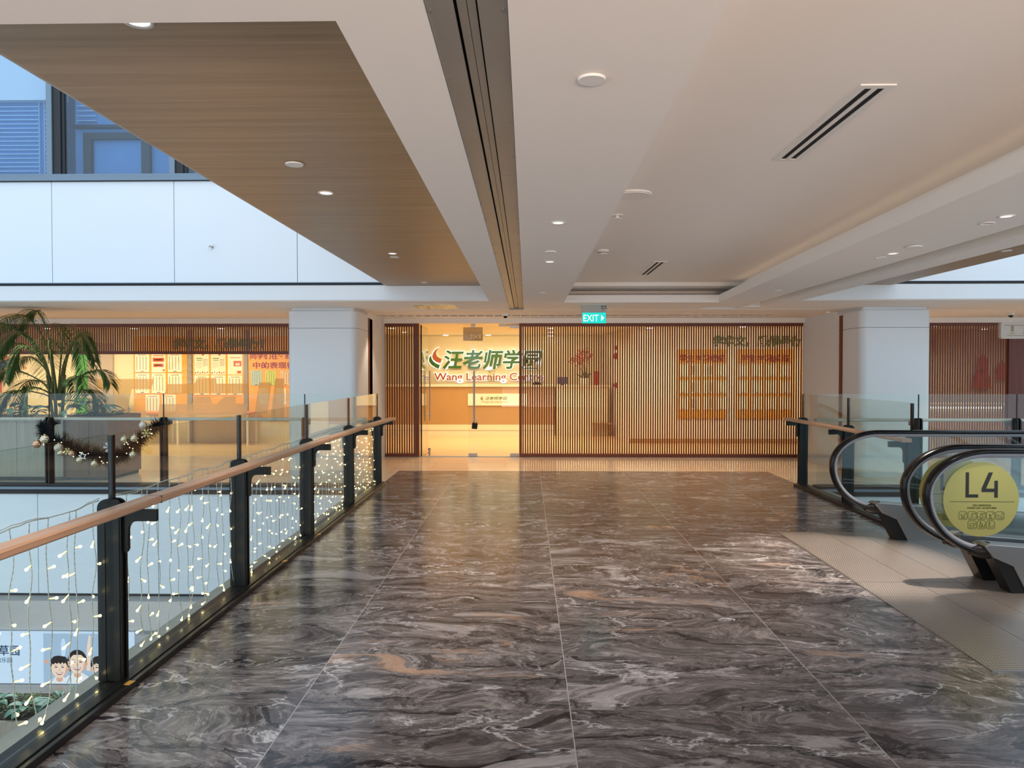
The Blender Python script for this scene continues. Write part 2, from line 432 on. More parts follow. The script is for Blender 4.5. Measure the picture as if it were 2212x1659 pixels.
M = {
    'marble': make_marble(),
    'cream_tile': make_tiles('cream_floor_tile', 1.2, 0.6, 0.35, 0.1, srgb(222, 196, 168), srgb(160, 132, 108), 0.12, 0.05, 0.003, 0.5),
    'shop_floor': make_wood('shop_vinyl_floor', srgb(206, 168, 118), srgb(226, 188, 136), 'X', 1.0, 0.32),
    'lower_floor': make_tiles('lower_floor_tile', 0.6, 0.6, 0, 0, srgb(150, 144, 138), srgb(110, 104, 100), 0.2),
    'ceiling': pbr('painted_ceiling', srgb(242, 233, 224), 0.9, noise=0.012, scale=1.2),
    'white_panel': pbr('white_facade_panel', srgb(228, 232, 236), 0.42, noise=0.012, scale=0.8),
    'white_trim': pbr('white_painted_fascia', srgb(226, 226, 226), 0.6),
    'column': pbr('white_column_paint', srgb(226, 226, 226), 0.5, noise=0.01, scale=1.5),
    'grey_trim': pbr('grey_slab_edge', srgb(150, 148, 142), 0.6, noise=0.08, scale=5),
    'dark_gap': pbr('dark_shadow_gap', srgb(40, 40, 42), 0.7),
    'wood_ceiling': make_wood('oak_laminate_ceiling', srgb(150, 122, 92), srgb(178, 149, 115), 'X', 0.9, 0.42, 1.5),
    'handrail_wood': make_wood('brown_handrail_timber', srgb(182, 136, 106), srgb(212, 168, 136), 'Y', 1.6, 0.40, 1.2),
    'slat': make_wood('red_brown_slat', srgb(94, 41, 20), srgb(120, 56, 30), 'Z', 1.4, 0.42),
    'steel_black': pbr('black_painted_steel', srgb(18, 18, 17), 0.36, noise=0.1, scale=20, spec=0.35),
    'kerb_black': pbr('dark_anodised_kerb', srgb(34, 33, 32), 0.30, metal=0.2, noise=0.1, scale=14, stretch=(8, 0.5, 8), spec=0.4),
    'rubber': pbr('black_rubber', srgb(12, 11, 11), 0.20, spec=0.35),
    'rubber_foot': pbr('black_plastic_foot', srgb(22, 18, 17), 0.35),
    'steel': pbr('brushed_stainless_steel', srgb(176, 172, 170), 0.30, metal=0.9, noise=0.05, scale=10, stretch=(1, 20, 20)),
    'galv': pbr('galvanised_joint_plate', srgb(150, 148, 142), 0.40, metal=0.35, noise=0.13, scale=3.2),
    'chrome': pbr('chrome', srgb(210, 208, 205), 0.12, metal=1.0),
    'white_plastic': pbr('white_plastic', srgb(232, 228, 222), 0.45),
    'vent_black': pbr('vent_slot_black', srgb(14, 14, 15), 0.8),
    'rail_glass': glass('railing_glass', (0.93, 0.965, 0.945), 0.036),
    'shop_glass': glass('shopfront_glass', (0.975, 0.98, 0.965), 0.035),
    'esc_glass': glass('escalator_glass', (0.94, 0.97, 0.965), 0.05),
    'frost': glass('frosted_window_film', (0.92, 0.88, 0.78), 0.03, 0.42, srgb(246, 222, 170)),
    'window_blue': make_reflective_window(),
    'reflection_blue': pbr('blue_grey_reflection', srgb(96, 140, 186), 0.6, noise=0.14, scale=3),  # blue reflection painted behind the upper window panes
    'reflection_line': pbr('pale_reflection_line', srgb(196, 220, 240), 0.5),  # reflected roof louvre lines painted as pale bars
    'alu': pbr('grey_blue_aluminium', srgb(120, 136, 150), 0.45, metal=0.3),
    'alu_dark': pbr('charcoal_window_frame', srgb(30, 31, 34), 0.5),
    'lens': emitter('lit_lamp_lens', (1.0, 0.93, 0.84), 1.9),
    'lens_shop': emitter('lit_shop_lamp', (1.0, 0.97, 0.90), 14.0),
    'lens_off': pbr('unlit_lamp_reflector', srgb(220, 214, 206), 0.15, metal=0.5),
    'led': emitter('warm_led_bulb', (1.0, 0.80, 0.36), 12.0),
    'bulb': pbr('clear_bulb_plastic', srgb(240, 220, 160), 0.3, emit=(1.0, 0.82, 0.45), estr=1.4),
    'cord': pbr('clear_twisted_cord', srgb(206, 204, 194), 0.25, spec=0.7),
    'cream_wall': pbr('cream_shop_wall', srgb(236, 216, 166), 0.7, noise=0.01, scale=1),
    'shop_ceiling': pbr('cream_shop_ceiling', srgb(236, 220, 186), 0.8),
    'counter_brown': pbr('brown_counter_laminate', srgb(184, 142, 86), 0.45, noise=0.05, scale=3),
    'counter_white': pbr('cream_counter_laminate', srgb(238, 222, 184), 0.4),
    'logo_green': pbr('green_sign_letter', srgb(58, 112, 20), 0.5),
    'logo_orange': pbr('orange_sign_letter', srgb(196, 100, 30), 0.5),
    'logo_halo': emitter('white_backlit_halo', (1.0, 0.97, 0.84), 1.5),
    'orange_board': pbr('orange_notice_board', srgb(236, 166, 50), 0.6),
    'paper': pbr('white_paper', srgb(246, 232, 200), 0.7),
    'paper_blue': pbr('pale_blue_paper', srgb(168, 196, 180), 0.7),
    'paper_green': pbr('lime_green_paper', srgb(196, 212, 76), 0.7),
    'paper_pink': pbr('pale_orange_paper', srgb(246, 200, 140), 0.7),
    'ink': pbr('grey_print', srgb(150, 128, 92), 0.7),
    'ink_red': pbr('red_print', srgb(150, 30, 18), 0.7),
    'ink_orange': pbr('orange_print', srgb(204, 92, 36), 0.7),
    'ink_green': pbr('green_print', srgb(92, 136, 60), 0.7),
    'ink_black': pbr('black_print', srgb(34, 28, 24), 0.6),
    'green_wall': pbr('bright_green_wall', srgb(88, 168, 40), 0.6),
    'taupe_door': pbr('taupe_door_leaf', srgb(186, 164, 132), 0.5),
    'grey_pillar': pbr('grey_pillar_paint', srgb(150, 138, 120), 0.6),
    'pine': pbr('dark_garland_needles', srgb(24, 27, 31), 0.75, spec=0.2),
    'bauble_gold': pbr('champagne_bauble', srgb(206, 190, 160), 0.12, metal=0.85),
    'bauble_satin': pbr('satin_champagne_bauble', srgb(196, 184, 166), 0.4, metal=0.6),
    'bauble_rose': pbr('rose_gold_bauble', srgb(204, 160, 132), 0.2, metal=0.8),
    'silver': pbr('silver_glitter', srgb(214, 214, 208), 0.35, metal=0.5),
    'gold': pbr('gold_glitter', srgb(212, 190, 128), 0.35, metal=0.6),
    'leaf_palm': pbr('palm_leaf', srgb(74, 102, 54), 0.40, noise=0.3, scale=6),
    'leaf_broad': pbr('broad_leaf', srgb(84, 122, 106), 0.30, noise=0.35, scale=7),
    'leaf_ground': pbr('ground_cover_leaf', srgb(84, 124, 66), 0.45, noise=0.35, scale=9),
    'stem': pbr('palm_stem', srgb(92, 98, 52), 0.5, noise=0.25, scale=10),
    'soil': pbr('potting_soil', srgb(44, 34, 26), 0.95, bump=0.5, scale=30),
    'planter': make_wood('grey_oak_planter', srgb(150, 138, 122), srgb(178, 166, 150), 'Z', 1.6, 0.5),
    'planter_brown': make_wood('brown_planter_end', srgb(104, 74, 52), srgb(128, 94, 68), 'Z', 1.4, 0.45),
    'teal': emitter('lit_teal_sign_face', srgb(40, 226, 210), 1.05),
    'sign_white': emitter('lit_white_sign_text', (1.0, 1.0, 1.0), 1.1),
    'sign_housing': pbr('grey_sign_housing', srgb(176, 172, 164), 0.5),
    'acrylic': glass('grey_acrylic_panel', (0.62, 0.55, 0.45), 0.06, 0.35, srgb(160, 144, 122)),
    'etched': pbr('etched_sign_text', srgb(206, 190, 160), 0.6),
    'disc': pbr('lime_gold_sticker', srgb(180, 170, 98), 0.40, metal=0.35),
    'disc_ink': pbr('dark_sticker_print', srgb(34, 32, 24), 0.5),
    'disc_line': pbr('olive_sticker_print', srgb(78, 82, 28), 0.5),
    'perf': make_perforated(),
    'hang_sign': pbr('pale_hanging_sign', srgb(188, 168, 152), 0.5),
    'foil': pbr('crinkled_plastic_cover', srgb(226, 206, 160), 0.25, bump=1.0, scale=14, spec=0.8),
    'lightbox': emitter('lit_lightbox_face', srgb(200, 224, 252), 1.1),
    'box_ink': emitter('lightbox_print_navy', srgb(46, 74, 112), 0.8),
    'box_skin': emitter('lightbox_print_skin', srgb(248, 222, 206), 1.05),
    'box_hair': emitter('lightbox_print_hair', srgb(58, 54, 58), 0.8),
    'box_white': emitter('lightbox_print_white', srgb(240, 246, 255), 1.0),
    'box_lip': emitter('lightbox_print_lip', srgb(196, 110, 100), 0.9),
    'box_shade': emitter('lightbox_print_shade', srgb(176, 204, 236), 0.95),
    'lower_wall': pbr('grey_lower_wall', srgb(176, 176, 176), 0.6),
    'flower': pbr('coral_orchid_petal', srgb(206, 96, 74), 0.5),
    'pot_white': pbr('white_glazed_pot', srgb(240, 230, 210), 0.3),
    'red_deco': pbr('red_lantern_paper', srgb(170, 40, 20), 0.6),
    'slate': pbr('slate_blue_screen', srgb(78, 78, 104), 0.4),
    'strip_lamp': emitter('lit_counter_strip', (1.0, 0.9, 0.66), 5.0),
    'shop_wall_grey': pbr('dim_taupe_shop_wall', srgb(196, 178, 156), 0.7),
    'tape': pbr('yellow_tape', srgb(196, 150, 62), 0.6),
    'maple': pbr('maple_tree_decal', srgb(220, 130, 40), 0.6),
    'rail_pale': pbr('pale_champagne_rail', srgb(178, 172, 158), 0.35, metal=0.3),
    'table_orange': pbr('orange_brown_table_top', srgb(206, 130, 62), 0.5),
    'box_cheek': emitter('lightbox_print_cheek', srgb(234, 182, 158), 1.0),
    'pale_wall': pbr('pale_cream_shop_wall', srgb(244, 230, 206), 0.7, noise=0.01, scale=1),
    'channel': pbr('grey_handrail_channel', srgb(150, 149, 156), 0.4),
    'cool_led': emitter('cool_ceiling_panel', (0.85, 0.93, 1.0), 4.0),
}


# ---------------------------------------------------------------- mesh helpers
class MB:
    """Collects shapes (each with its own material slot) and links them as ONE mesh object."""
    def __init__(self):
        self.v, self.f, self.fm, self.mats = [], [], [], []

    def mi(self, mat):
        mat = M[mat] if isinstance(mat, str) else mat
        if mat not in self.mats:
            self.mats.append(mat)
        return self.mats.index(mat)

    def add(self, verts, faces, mat):
        b, i = len(self.v), self.mi(mat)
        self.v += [Vector(p) for p in verts]
        for f in faces:
            self.f.append([b + k for k in f])
            self.fm.append(i)
        return self

    def box(self, lo, hi, mat):
        x0, y0, z0 = lo
        x1, y1, z1 = hi
        v = [(x0, y0, z0), (x1, y0, z0), (x1, y1, z0), (x0, y1, z0), (x0, y0, z1), (x1, y0, z1), (x1, y1, z1), (x0, y1, z1)]
        return self.add(v, [(0, 3, 2, 1), (4, 5, 6, 7), (0, 1, 5, 4), (1, 2, 6, 5), (2, 3, 7, 6), (3, 0, 4, 7)], mat)

    def prism(self, poly, h0, h1, mat, axis='Z'):
        """Extrudes a 2D outline between h0 and h1 along the axis (poly in the two other axes, in XYZ order)."""
        a = sum(poly[i][0] * poly[(i + 1) % len(poly)][1] - poly[(i + 1) % len(poly)][0] * poly[i][1] for i in range(len(poly)))
        if a < 0:
            poly = poly[::-1]
        def P(p, h):
            return {'Z': (p[0], p[1], h), 'Y': (p[0], h, p[1]), 'X': (h, p[0], p[1])}[axis]
        n = len(poly)
        v = [P(p, h0) for p in poly] + [P(p, h1) for p in poly]
        if axis == 'Y':
            fs = [tuple(range(n)), tuple(range(2 * n - 1, n - 1, -1))] + [(i, i + n, (i + 1) % n + n, (i + 1) % n) for i in range(n)]
        else:
            fs = [tuple(range(n - 1, -1, -1)), tuple(range(n, 2 * n))] + [(i, (i + 1) % n, (i + 1) % n + n, i + n) for i in range(n)]
        if axis == 'Y' and h1 < h0 or axis != 'Y' and h1 < h0:
            fs = [f[::-1] for f in fs]
        return self.add(v, fs, mat)

    def tube(self, pts, r, mat, n=6, caps=True, sx=1.0):
        pts = [Vector(p) for p in pts]
        rr = r if isinstance(r, (list, tuple)) else [r] * len(pts)
        vs, fs = [], []
        t0 = (pts[1] - pts[0]).normalized()
        ref = Vector((0, 0, 1)) if abs(t0.z) < 0.9 else Vector((1, 0, 0))
        u = t0.cross(ref).normalized()
        for i, p in enumerate(pts):
            t = (pts[min(i + 1, len(pts) - 1)] - pts[max(i - 1, 0)])
            t = t.normalized() if t.length > 1e-9 else t0
            u = (u - t * u.dot(t))
            u = u.normalized() if u.length > 1e-6 else t.orthogonal().normalized()
            w = t.cross(u)
            for k in range(n):
                a = 2 * PI * k / n
                vs.append(p + (u * math.cos(a) * sx + w * math.sin(a)) * rr[i])
        for i in range(len(pts) - 1):
            for k in range(n):
                fs.append((i * n + k, i * n + (k + 1) % n, (i + 1) * n + (k + 1) % n, (i + 1) * n + k))
        if caps:
            fs.append(tuple(range(n - 1, -1, -1)))
            fs.append(tuple((len(pts) - 1) * n + k for k in range(n)))
        return self.add(vs, fs, mat)

    def cyl(self, c, r, h, mat, n=24, axis='Z', r2=None):
        d = {'Z': Vector((0, 0, h)), 'Y': Vector((0, h, 0)), 'X': Vector((h, 0, 0))}[axis]
        c = Vector(c)
        return self.tube([c, c + d], [r, r if r2 is None else r2], mat, n)

    def lathe(self, c, prof, mat, n=24):
        vs, fs = [], []
        for r, z in prof:
            for k in range(n):
                a = 2 * PI * k / n
                vs.append((c[0] + r * math.cos(a), c[1] + r * math.sin(a), c[2] + z))
        m = len(prof)
        for i in range(m - 1):
            for k in range(n):
                fs.append((i * n + k, i * n + (k + 1) % n, (i + 1) * n + (k + 1) % n, (i + 1) * n + k))
        fs.append(tuple(range(n - 1, -1, -1)))
        fs.append(tuple((m - 1) * n + k for k in range(n)))
        return self.add(vs, fs, mat)

    def ball(self, c, r, mat, n=14, m=9, sz=(1, 1, 1)):
        prof = [(max(1e-4, math.sin(PI * i / m)) * r, -math.cos(PI * i / m) * r) for i in range(m + 1)]
        vs, fs = [], []
        for rad, z in prof:
            for k in range(n):
                a = 2 * PI * k / n
                vs.append((c[0] + rad * math.cos(a) * sz[0], c[1] + rad * math.sin(a) * sz[1], c[2] + z * sz[2]))
        for i in range(m):
            for k in range(n):
                fs.append((i * n + k, i * n + (k + 1) % n, (i + 1) * n + (k + 1) % n, (i + 1) * n + k))
        return self.add(vs, fs, mat)

    def text(self, body, size, mat, loc, normal='-Y', extrude=0.004, shear=0.0, bold=0.0, align='LEFT', width=None, mirror=False):
        """Lettering standing in a vertical plane; normal says which way it reads."""
        cu = bpy.data.curves.new('lettering', 'FONT')
        cu.body = body
        cu.size = size
        cu.extrude = extrude
        cu.shear = shear
        cu.offset = bold
        cu.align_x = align
        cu.resolution_u = 3
        ob = bpy.data.objects.new('lettering', cu)
        C.objects.link(ob)
        dg = bpy.context.evaluated_depsgraph_get()
        me = bpy.data.meshes.new_from_object(ob.evaluated_get(dg))
        bpy.data.objects.remove(ob)
        bpy.data.curves.remove(cu)
        if len(me.vertices) == 0:
            return self
        xs = [v.co.x for v in me.vertices]
        x0, x1 = min(xs), max(xs)
        k = width / (x1 - x0) if width else 1.0
        mid = {'LEFT': x0, 'CENTER': (x0 + x1) / 2, 'RIGHT': x1}[align] if width else 0.0
        vs = []
        for v in me.vertices:
            x = (v.co.x - mid) * k * (-1 if mirror else 1)
            y, z = v.co.y, v.co.z
            if normal == '-Y':
                q = (loc[0] + x, loc[1] - z, loc[2] + y)
            elif normal == '+Y':
                q = (loc[0] - x, loc[1] + z, loc[2] + y)
            vs.append(q)
        fs = [tuple(p.vertices) for p in me.polygons]
        if mirror:
            fs = [f[::-1] for f in fs]
        self.add(vs, fs, mat)
        bpy.data.meshes.remove(me)
        return self

    def build(self, name, parent=None, smooth=False, bevel=0.0, seg=2, data_only=False, origin=None):
        me = bpy.data.meshes.new(name)
        vs = [v - Vector(origin) for v in self.v] if origin else self.v
        me.from_pydata([tuple(v) for v in vs], [], self.f)
        for m in self.mats:
            me.materials.append(m)
        me.polygons.foreach_set('material_index', self.fm)
        if smooth:
            me.polygons.foreach_set('use_smooth', [True] * len(me.polygons))
        me.update()
        if data_only:
            return me
        o = bpy.data.objects.new(name, me)
        C.objects.link(o)
        if origin:
            o.location = origin
        if parent:
            o.parent = parent
        if smooth and smooth != 'all':
            md = o.modifiers.new('edges', 'EDGE_SPLIT')
            md.split_angle = math.radians(38)
        if bevel:
            md = o.modifiers.new('bevel', 'BEVEL')
            md.width = bevel
            md.segments = seg
            md.limit_method = 'ANGLE'
            md.angle_limit = math.radians(40)
        return o


def tag(o, label, cat, group=None, kind=None):
    o['label'] = label
    o['category'] = cat
    if group:
        o['group'] = group
    if kind:
        o['kind'] = kind
    return o


def thing(name, label, cat, loc=(0, 0, 0), rz=0.0, group=None):
    o = bpy.data.objects.new(name, None)
    o.empty_display_size = 0.1
    C.objects.link(o)
    o.location = loc
    o.rotation_euler = (0, 0, rz)
    return tag(o, label, cat, group)


def struct(name, mb, **kw):
    o = mb.build(name, **kw)
    o['kind'] = 'structure'
    return o


def copy_tree(o, parent=None):
    c = o.copy()
    C.objects.link(c)
    if parent:
        c.parent = parent
    for ch in list(o.children):
        copy_tree(ch, c)
    return c


def kid(o, data, name, parent, loc=(0, 0, 0), rot=(0, 0, 0)):
    c = bpy.data.objects.new(name, data)
    C.objects.link(c)
    c.parent = parent
    c.location = loc
    c.rotation_euler = rot
    return c

# ---------------------------------------------------------------- the setting
struct('floor', MB().box((-2.04, -8, -0.25), (3.80, 11.53, 0.0), 'marble'))
b = MB()
b.box((-14, 9.9, -0.25), (-2.04, 13.46, 0.0), 'cream_tile')
b.box((-2.04, 11.53, -0.25), (3.80, 13.46, 0.0), 'cream_tile')
b.box((3.80, 9.9, -0.25), (14, 13.46, 0.0), 'cream_tile')
struct('floor', b)
struct('floor', MB().box((-14, 13.46, -0.25), (14, 19.8, 0.0), 'shop_floor'))
struct('floor', MB().box((-14, -8, -4.5), (14, 20, -4.3), 'lower_floor'))

# slab edges round both voids
b = MB()
b.box((-2.29, -8, -0.30), (-2.04, 9.9, -0.005), 'grey_trim')
b.box((-2.27, -8, -1.48), (-2.10, 9.86, -0.30), 'white_panel')
struct('trim_1', b)
b = MB()
b.box((3.80, 7.22, -0.30), (4.02, 9.9, -0.005), 'grey_trim')
b.box((3.80, 7.22, -1.48), (4.0, 9.86, -0.30), 'white_panel')
b.box((3.80, -8, -1.48), (4.0, 3.86, -0.005), 'white_panel')
b.box((3.80, 3.86, -1.48), (3.95, 7.22, -0.9), 'white_panel')
struct('trim_2', b)


def panel_band(x0, x1, y, z0, z1, first, step, gap, mat, back='dark_gap', thick=0.05):
    m = MB()
    m.box((x0, y + thick, z0), (x1, y + thick + 0.05, z1), back)
    s = first
    edges = []
    while s < x1:
        if s > x0:
            edges.append(s)
        s += step
    edges = [x0] + edges + [x1]
    for a, c in zip(edges[:-1], edges[1:]):
        m.box((a + gap / 2, y, z0), (c - gap / 2, y + thick, z1), mat)
    return m


# this level's edge facing the voids (below the far railings)
struct('wall_slab_left', panel_band(-14, -2.29, 9.86, -1.48, -0.10, -13.46, 1.678, 0.009, 'white_panel', 'grey_trim'))
struct('wall_slab_right', panel_band(4.02, 14, 9.86, -1.48, -0.10, 5.2, 1.678, 0.009, 'white_panel', 'grey_trim'))
b = MB()
for x0, x1 in ((-14, -2.29), (4.02, 14)):
    b.box((x0, 9.84, -0.10), (x1, 9.92, -0.03), 'dark_gap')
    b.box((x0, 9.80, -0.03), (x1, 9.92, 0.0), 'alu')
    b.box((x0, 9.85, -1.51), (x1, 9.96, -1.48), 'dark_gap')
    b.box((x0, 9.96, -1.62), (x1, 20, -1.48), 'lower_wall')
struct('trim_3', b)
# lower storey
struct('wall_lower', MB().box((-14, 13.6, -4.3), (14, 13.8, -1.6), 'lower_wall').box((-14, 13.45, -3.30), (14, 13.6, -1.6), 'lower_wall'))

# next storey's edge, the fascia under it and the windows above it
struct('wall_upper_left', panel_band(-14, -0.6, 9.88, 2.80, 4.19, -13.285, 1.6925, 0.009, 'white_panel', 'grey_trim'))
struct('wall_upper_right', panel_band(3.9, 14, 9.88, 2.80, 4.19, 5.0, 1.69, 0.009, 'white_panel', 'grey_trim'))
b = MB()
b.box((-14, 9.90, 2.762), (-0.52, 9.96, 2.80), 'dark_gap')
b.box((3.74, 9.90, 2.762), (14, 9.96, 2.80), 'dark_gap')
b.box((-14, 9.87, 2.792), (-0.6, 9.93, 2.802), 'alu')
struct('trim_4', b)
b = MB()
b.box((-14, 9.90, 2.56), (-0.52, 9.95, 2.765), 'white_trim')
b.box((3.74, 9.90, 2.56), (14, 9.95, 2.765), 'white_trim')
struct('trim_5', b)
b = MB()
b.box((-14, 9.84, 4.19), (-1.5, 9.96, 4.235), 'alu')
b.box((-14, 9.86, 4.18), (-1.5, 9.97, 4.195), 'alu_dark')
struct('trim_6', b)

# upper-storey windows: frame, blue glass, a panel behind painted with the reflected roof louvres
for n, (x0, x1) in enumerate(((-8.2, -6.505), (-6.505, -4.81), (-4.81, -3.11)), 1):
    w = MB()
    w.box((x1 - 0.075, 9.88, 4.235), (x1, 9.98, 6.6), 'alu')
    w.box((x0, 9.88, 4.235), (x1 - 0.075, 9.98, 4.29), 'alu')
    w.box((x0, 9.88, 6.55), (x1, 9.98, 6.6), 'alu')
    w.box((x0, 9.90, 4.235), (x0 + 0.11, 9.99, 6.6), 'alu_dark')
    w.box((x0 + 0.11, 9.92, 4.25), (x0 + 0.155, 9.99, 6.6), 'alu_dark')
    wo = struct('window_%d' % n, w)
    g = MB().box((x0 + 0.02, 9.935, 4.26), (x1 - 0.05, 9.947, 6.56), 'window_blue').build('pane', wo)
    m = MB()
    m.box((x0 + 0.1, 10.25, 4.2), (x1 - 0.02, 10.28, 6.6), 'reflection_blue')
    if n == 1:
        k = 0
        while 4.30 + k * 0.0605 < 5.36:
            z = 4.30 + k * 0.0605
            m.box((x0 + 0.1, 10.22, z), (x1 - 0.40, 10.25, z + 0.009), 'reflection_line')
            m.box((x1 - 0.33, 10.22, z), (x1 - 0.06, 10.25, z + 0.009), 'reflection_line')
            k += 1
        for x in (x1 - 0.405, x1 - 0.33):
            m.box((x, 10.22, 4.25), (x + 0.007, 10.25, 5.40), 'reflection_line')
        m.box((x0 + 0.1, 10.15, 5.40), (x1, 10.25, 6.6), 'white_panel')  # white panel added for the bright sky reflected in this pane
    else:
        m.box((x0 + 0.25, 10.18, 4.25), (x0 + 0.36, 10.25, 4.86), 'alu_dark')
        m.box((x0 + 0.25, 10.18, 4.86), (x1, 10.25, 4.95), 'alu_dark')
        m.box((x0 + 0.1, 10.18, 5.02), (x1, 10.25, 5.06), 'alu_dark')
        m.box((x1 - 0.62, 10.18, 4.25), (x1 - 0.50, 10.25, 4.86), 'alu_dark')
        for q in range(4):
            m.box((x0 + 0.15, 10.2, 5.12 + q * 0.07), (x0 + 0.42, 10.25, 5.128 + q * 0.07), 'reflection_line')
    m.build('reflection_blue', wo)
struct('wall_upper_back', MB().box((-14, 10.4, 4.19), (-1.5, 10.5, 7.5), 'reflection_blue').box((-14, 9.88, 6.6), (-1.5, 10.4, 7.5), 'white_panel').box((-14, 9.88, 4.19), (-8.2, 10.4, 6.6), 'white_panel'))

# ceilings ------------------------------------------------------------------
b = MB()
b.box((-0.52, -8, 2.55), (-0.27, 11.32, 4.18), 'ceiling')
b.box((-0.05, -8, 2.55), (0.52, 11.32, 4.18), 'ceiling')
b.box((-0.27, -8, 2.64), (-0.05, 11.40, 4.18), 'dark_gap')
b.box((-2.0, -8, 2.55), (-0.52, 1.985, 4.18), 'ceiling')
# rear walkway soffit
b.box((-14, 9.95, 2.55), (-0.52, 11.32, 2.75), 'ceiling')
b.box((0.52, 10.22, 2.55), (2.68, 11.32, 2.655), 'ceiling')
b.box((0.52, 10.62, 2.655), (3.24, 11.32, 4.18), 'ceiling')
b.box((3.24, 11.0, 2.55), (3.50, 11.32, 2.8), 'ceiling')
b.box((3.74, 9.95, 2.55), (14, 11.32, 2.75), 'ceiling')
b.box((-14, 11.32, 2.585), (14, 11.40, 2.8), 'grey_trim')
b.box((-14, 11.40, 2.55), (14, 12.42, 2.75), 'ceiling')
b.box((-14, 12.90, 2.55), (14, 13.34, 2.75), 'ceiling')
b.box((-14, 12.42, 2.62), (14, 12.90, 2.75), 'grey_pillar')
b.box((-14, 13.28, 2.462), (14, 13.50, 2.56), 'ceiling')
struct('ceiling', b)
# right-hand strips, lip a little out of square
b = MB()
b.prism([(1.82, -8), (3.24, -8), (3.24, 11.0), (2.68, 11.0), (2.68, 10.22)], 2.55, 2.655, 'ceiling')
b.prism([(2.12, -8), (3.24, -8), (3.24, 10.62), (2.95, 10.62)], 2.655, 4.18, 'ceiling')
b.box((3.50, -8, 2.55), (3.74, 11.32, 4.18), 'ceiling')
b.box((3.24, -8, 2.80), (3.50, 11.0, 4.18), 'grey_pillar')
struct('ceiling', b)
struct('ceiling', MB().box((0.52, -8, 2.80), (2.98, 10.65, 4.18), 'ceiling'))
# wood-laminate soffits with a rounded edge to the void
r, prof = 0.11, []
for k in range(9):
    a = -PI / 2 - k / 8 * PI / 2
    prof.append((-2.0 + r + r * math.cos(a), 2.75 + r + r * math.sin(a)))
b = MB()
b.prism([(-0.52, 2.75)] + prof + [(-2.0, 4.18), (-0.52, 4.18)], 1.985, 9.9, 'wood_ceiling', 'Y')
struct('ceiling', b, smooth=True)
prof = [(5.0 - r - r * math.cos(-PI / 2 - k / 8 * PI / 2), 2.75 + r + r * math.sin(-PI / 2 - k / 8 * PI / 2)) for k in range(9)]
b = MB()
b.prism([(3.74, 2.75)] + prof + [(5.0, 4.18), (3.74, 4.18)], -2, 9.9, 'wood_ceiling', 'Y')
struct('ceiling', b, smooth=True)
struct('ceiling', MB().box((-14, 9.96, 2.75), (14, 20, 4.18), 'ceiling').box((-2.0, -8, 4.18), (5.0, 9.9, 4.3), 'ceiling'))
struct('ceiling', MB().box((-14, 13.5, 2.52), (14, 19.8, 2.75), 'shop_ceiling'))

# shop rear and side walls
b = MB()
b.box((-14, 19.6, 0), (14, 19.8, 2.55), 'cream_wall')
struct('wall_shop_back', b)
b = MB()
b.prism([(2.25, 16.0), (2.02, 19.6), (2.3, 19.6), (2.5, 16.12)], 0, 2.55, 'pale_wall')
b.box((2.25, 16.0, 0), (7.1, 16.12, 2.55), 'pale_wall')
b.box((2.25, 15.985, 0), (7.1, 16.0, 0.10), 'counter_brown')
struct('wall_shop_right', b)
b = MB()
b.box((-14, 16.0, 0), (-4.4, 16.12, 2.55), 'cream_wall')
b.box((-4.4, 13.5, 0), (-4.28, 19.6, 2.55), 'cream_wall')
b.box((-10.03, 15.96, 0), (-9.75, 16.0, 2.5), 'green_wall')
b.box((-7.52, 15.95, 0), (-7.42, 16.0, 2.5), 'grey_pillar')
b.box((-6.26, 15.95, 0), (-6.17, 16.0, 2.5), 'grey_pillar')
struct('wall_shop_left', b)
struct('wall_shop_far_right', MB().box((7.1, 16.6, 0), (14, 16.72, 2.55), 'shop_wall_grey').box((7.0, 13.5, 0), (7.1, 16.72, 2.55), 'shop_wall_grey'))
for sx in (-14.1, 14.0):
    struct('wall_side', MB().box((sx, 9.9, -4.3), (sx + 0.1, 19.8, 4.2), 'white_panel'))
struct('wall_behind', MB().box((-2.3, -8.1, -0.3), (5.0, -8, 4.3), 'ceiling'))

# columns --------------------------------------------------------------------


def round_rect(x0, x1, y0, y1, r, seg=6):
    pts = []
    for cx, cy, a0 in ((x1 - r, y0 + r, -PI / 2), (x1 - r, y1 - r, 0), (x0 + r, y1 - r, PI / 2), (x0 + r, y0 + r, PI)):
        for k in range(seg + 1):
            a = a0 + k / seg * PI / 2
            pts.append((cx + r * math.cos(a), cy + r * math.sin(a)))
    return pts


for nm, x0, x1 in (('left', -3.65, -2.59), ('right', 5.0, 6.06)):
    b = MB()
    b.prism(round_rect(x0, x1, 11.0, 11.92, 0.11), 0.0, 2.238, 'column')
    b.prism(round_rect(x0, x1, 11.0, 11.92, 0.11), 2.246, 2.50, 'column')
    b.prism(round_rect(x0 + 0.008, x1 - 0.008, 11.008, 11.91, 0.11), 2.236, 2.248, 'grey_trim')
    b.prism(round_rect(x0 + 0.05, x1 - 0.05, 11.05, 11.9, 0.03), 2.50, 2.56, 'column')
    if nm == 'left':
        b.box((-3.5, 11.9, 0), (-2.62, 13.38, 2.55), 'column')
        b.box((-2.66, 11.93, 0), (-2.60, 12.0, 2.46), 'slat')
        b.box((-2.70, 12.02, 0), (-2.62, 12.3, 2.46), 'column')
    else:
        b.box((5.03, 11.9, 0), (5.95, 13.38, 2.55), 'column')
        b.box((4.985, 11.62, 0), (5.05, 11.72, 2.47), 'slat')
    struct('column', b, smooth=True)

# threshold under the shopfront
struct('trim_7', MB().box((-2.82, 13.36, -0.01), (5.5, 13.50, 0.008), 'grey_trim'))

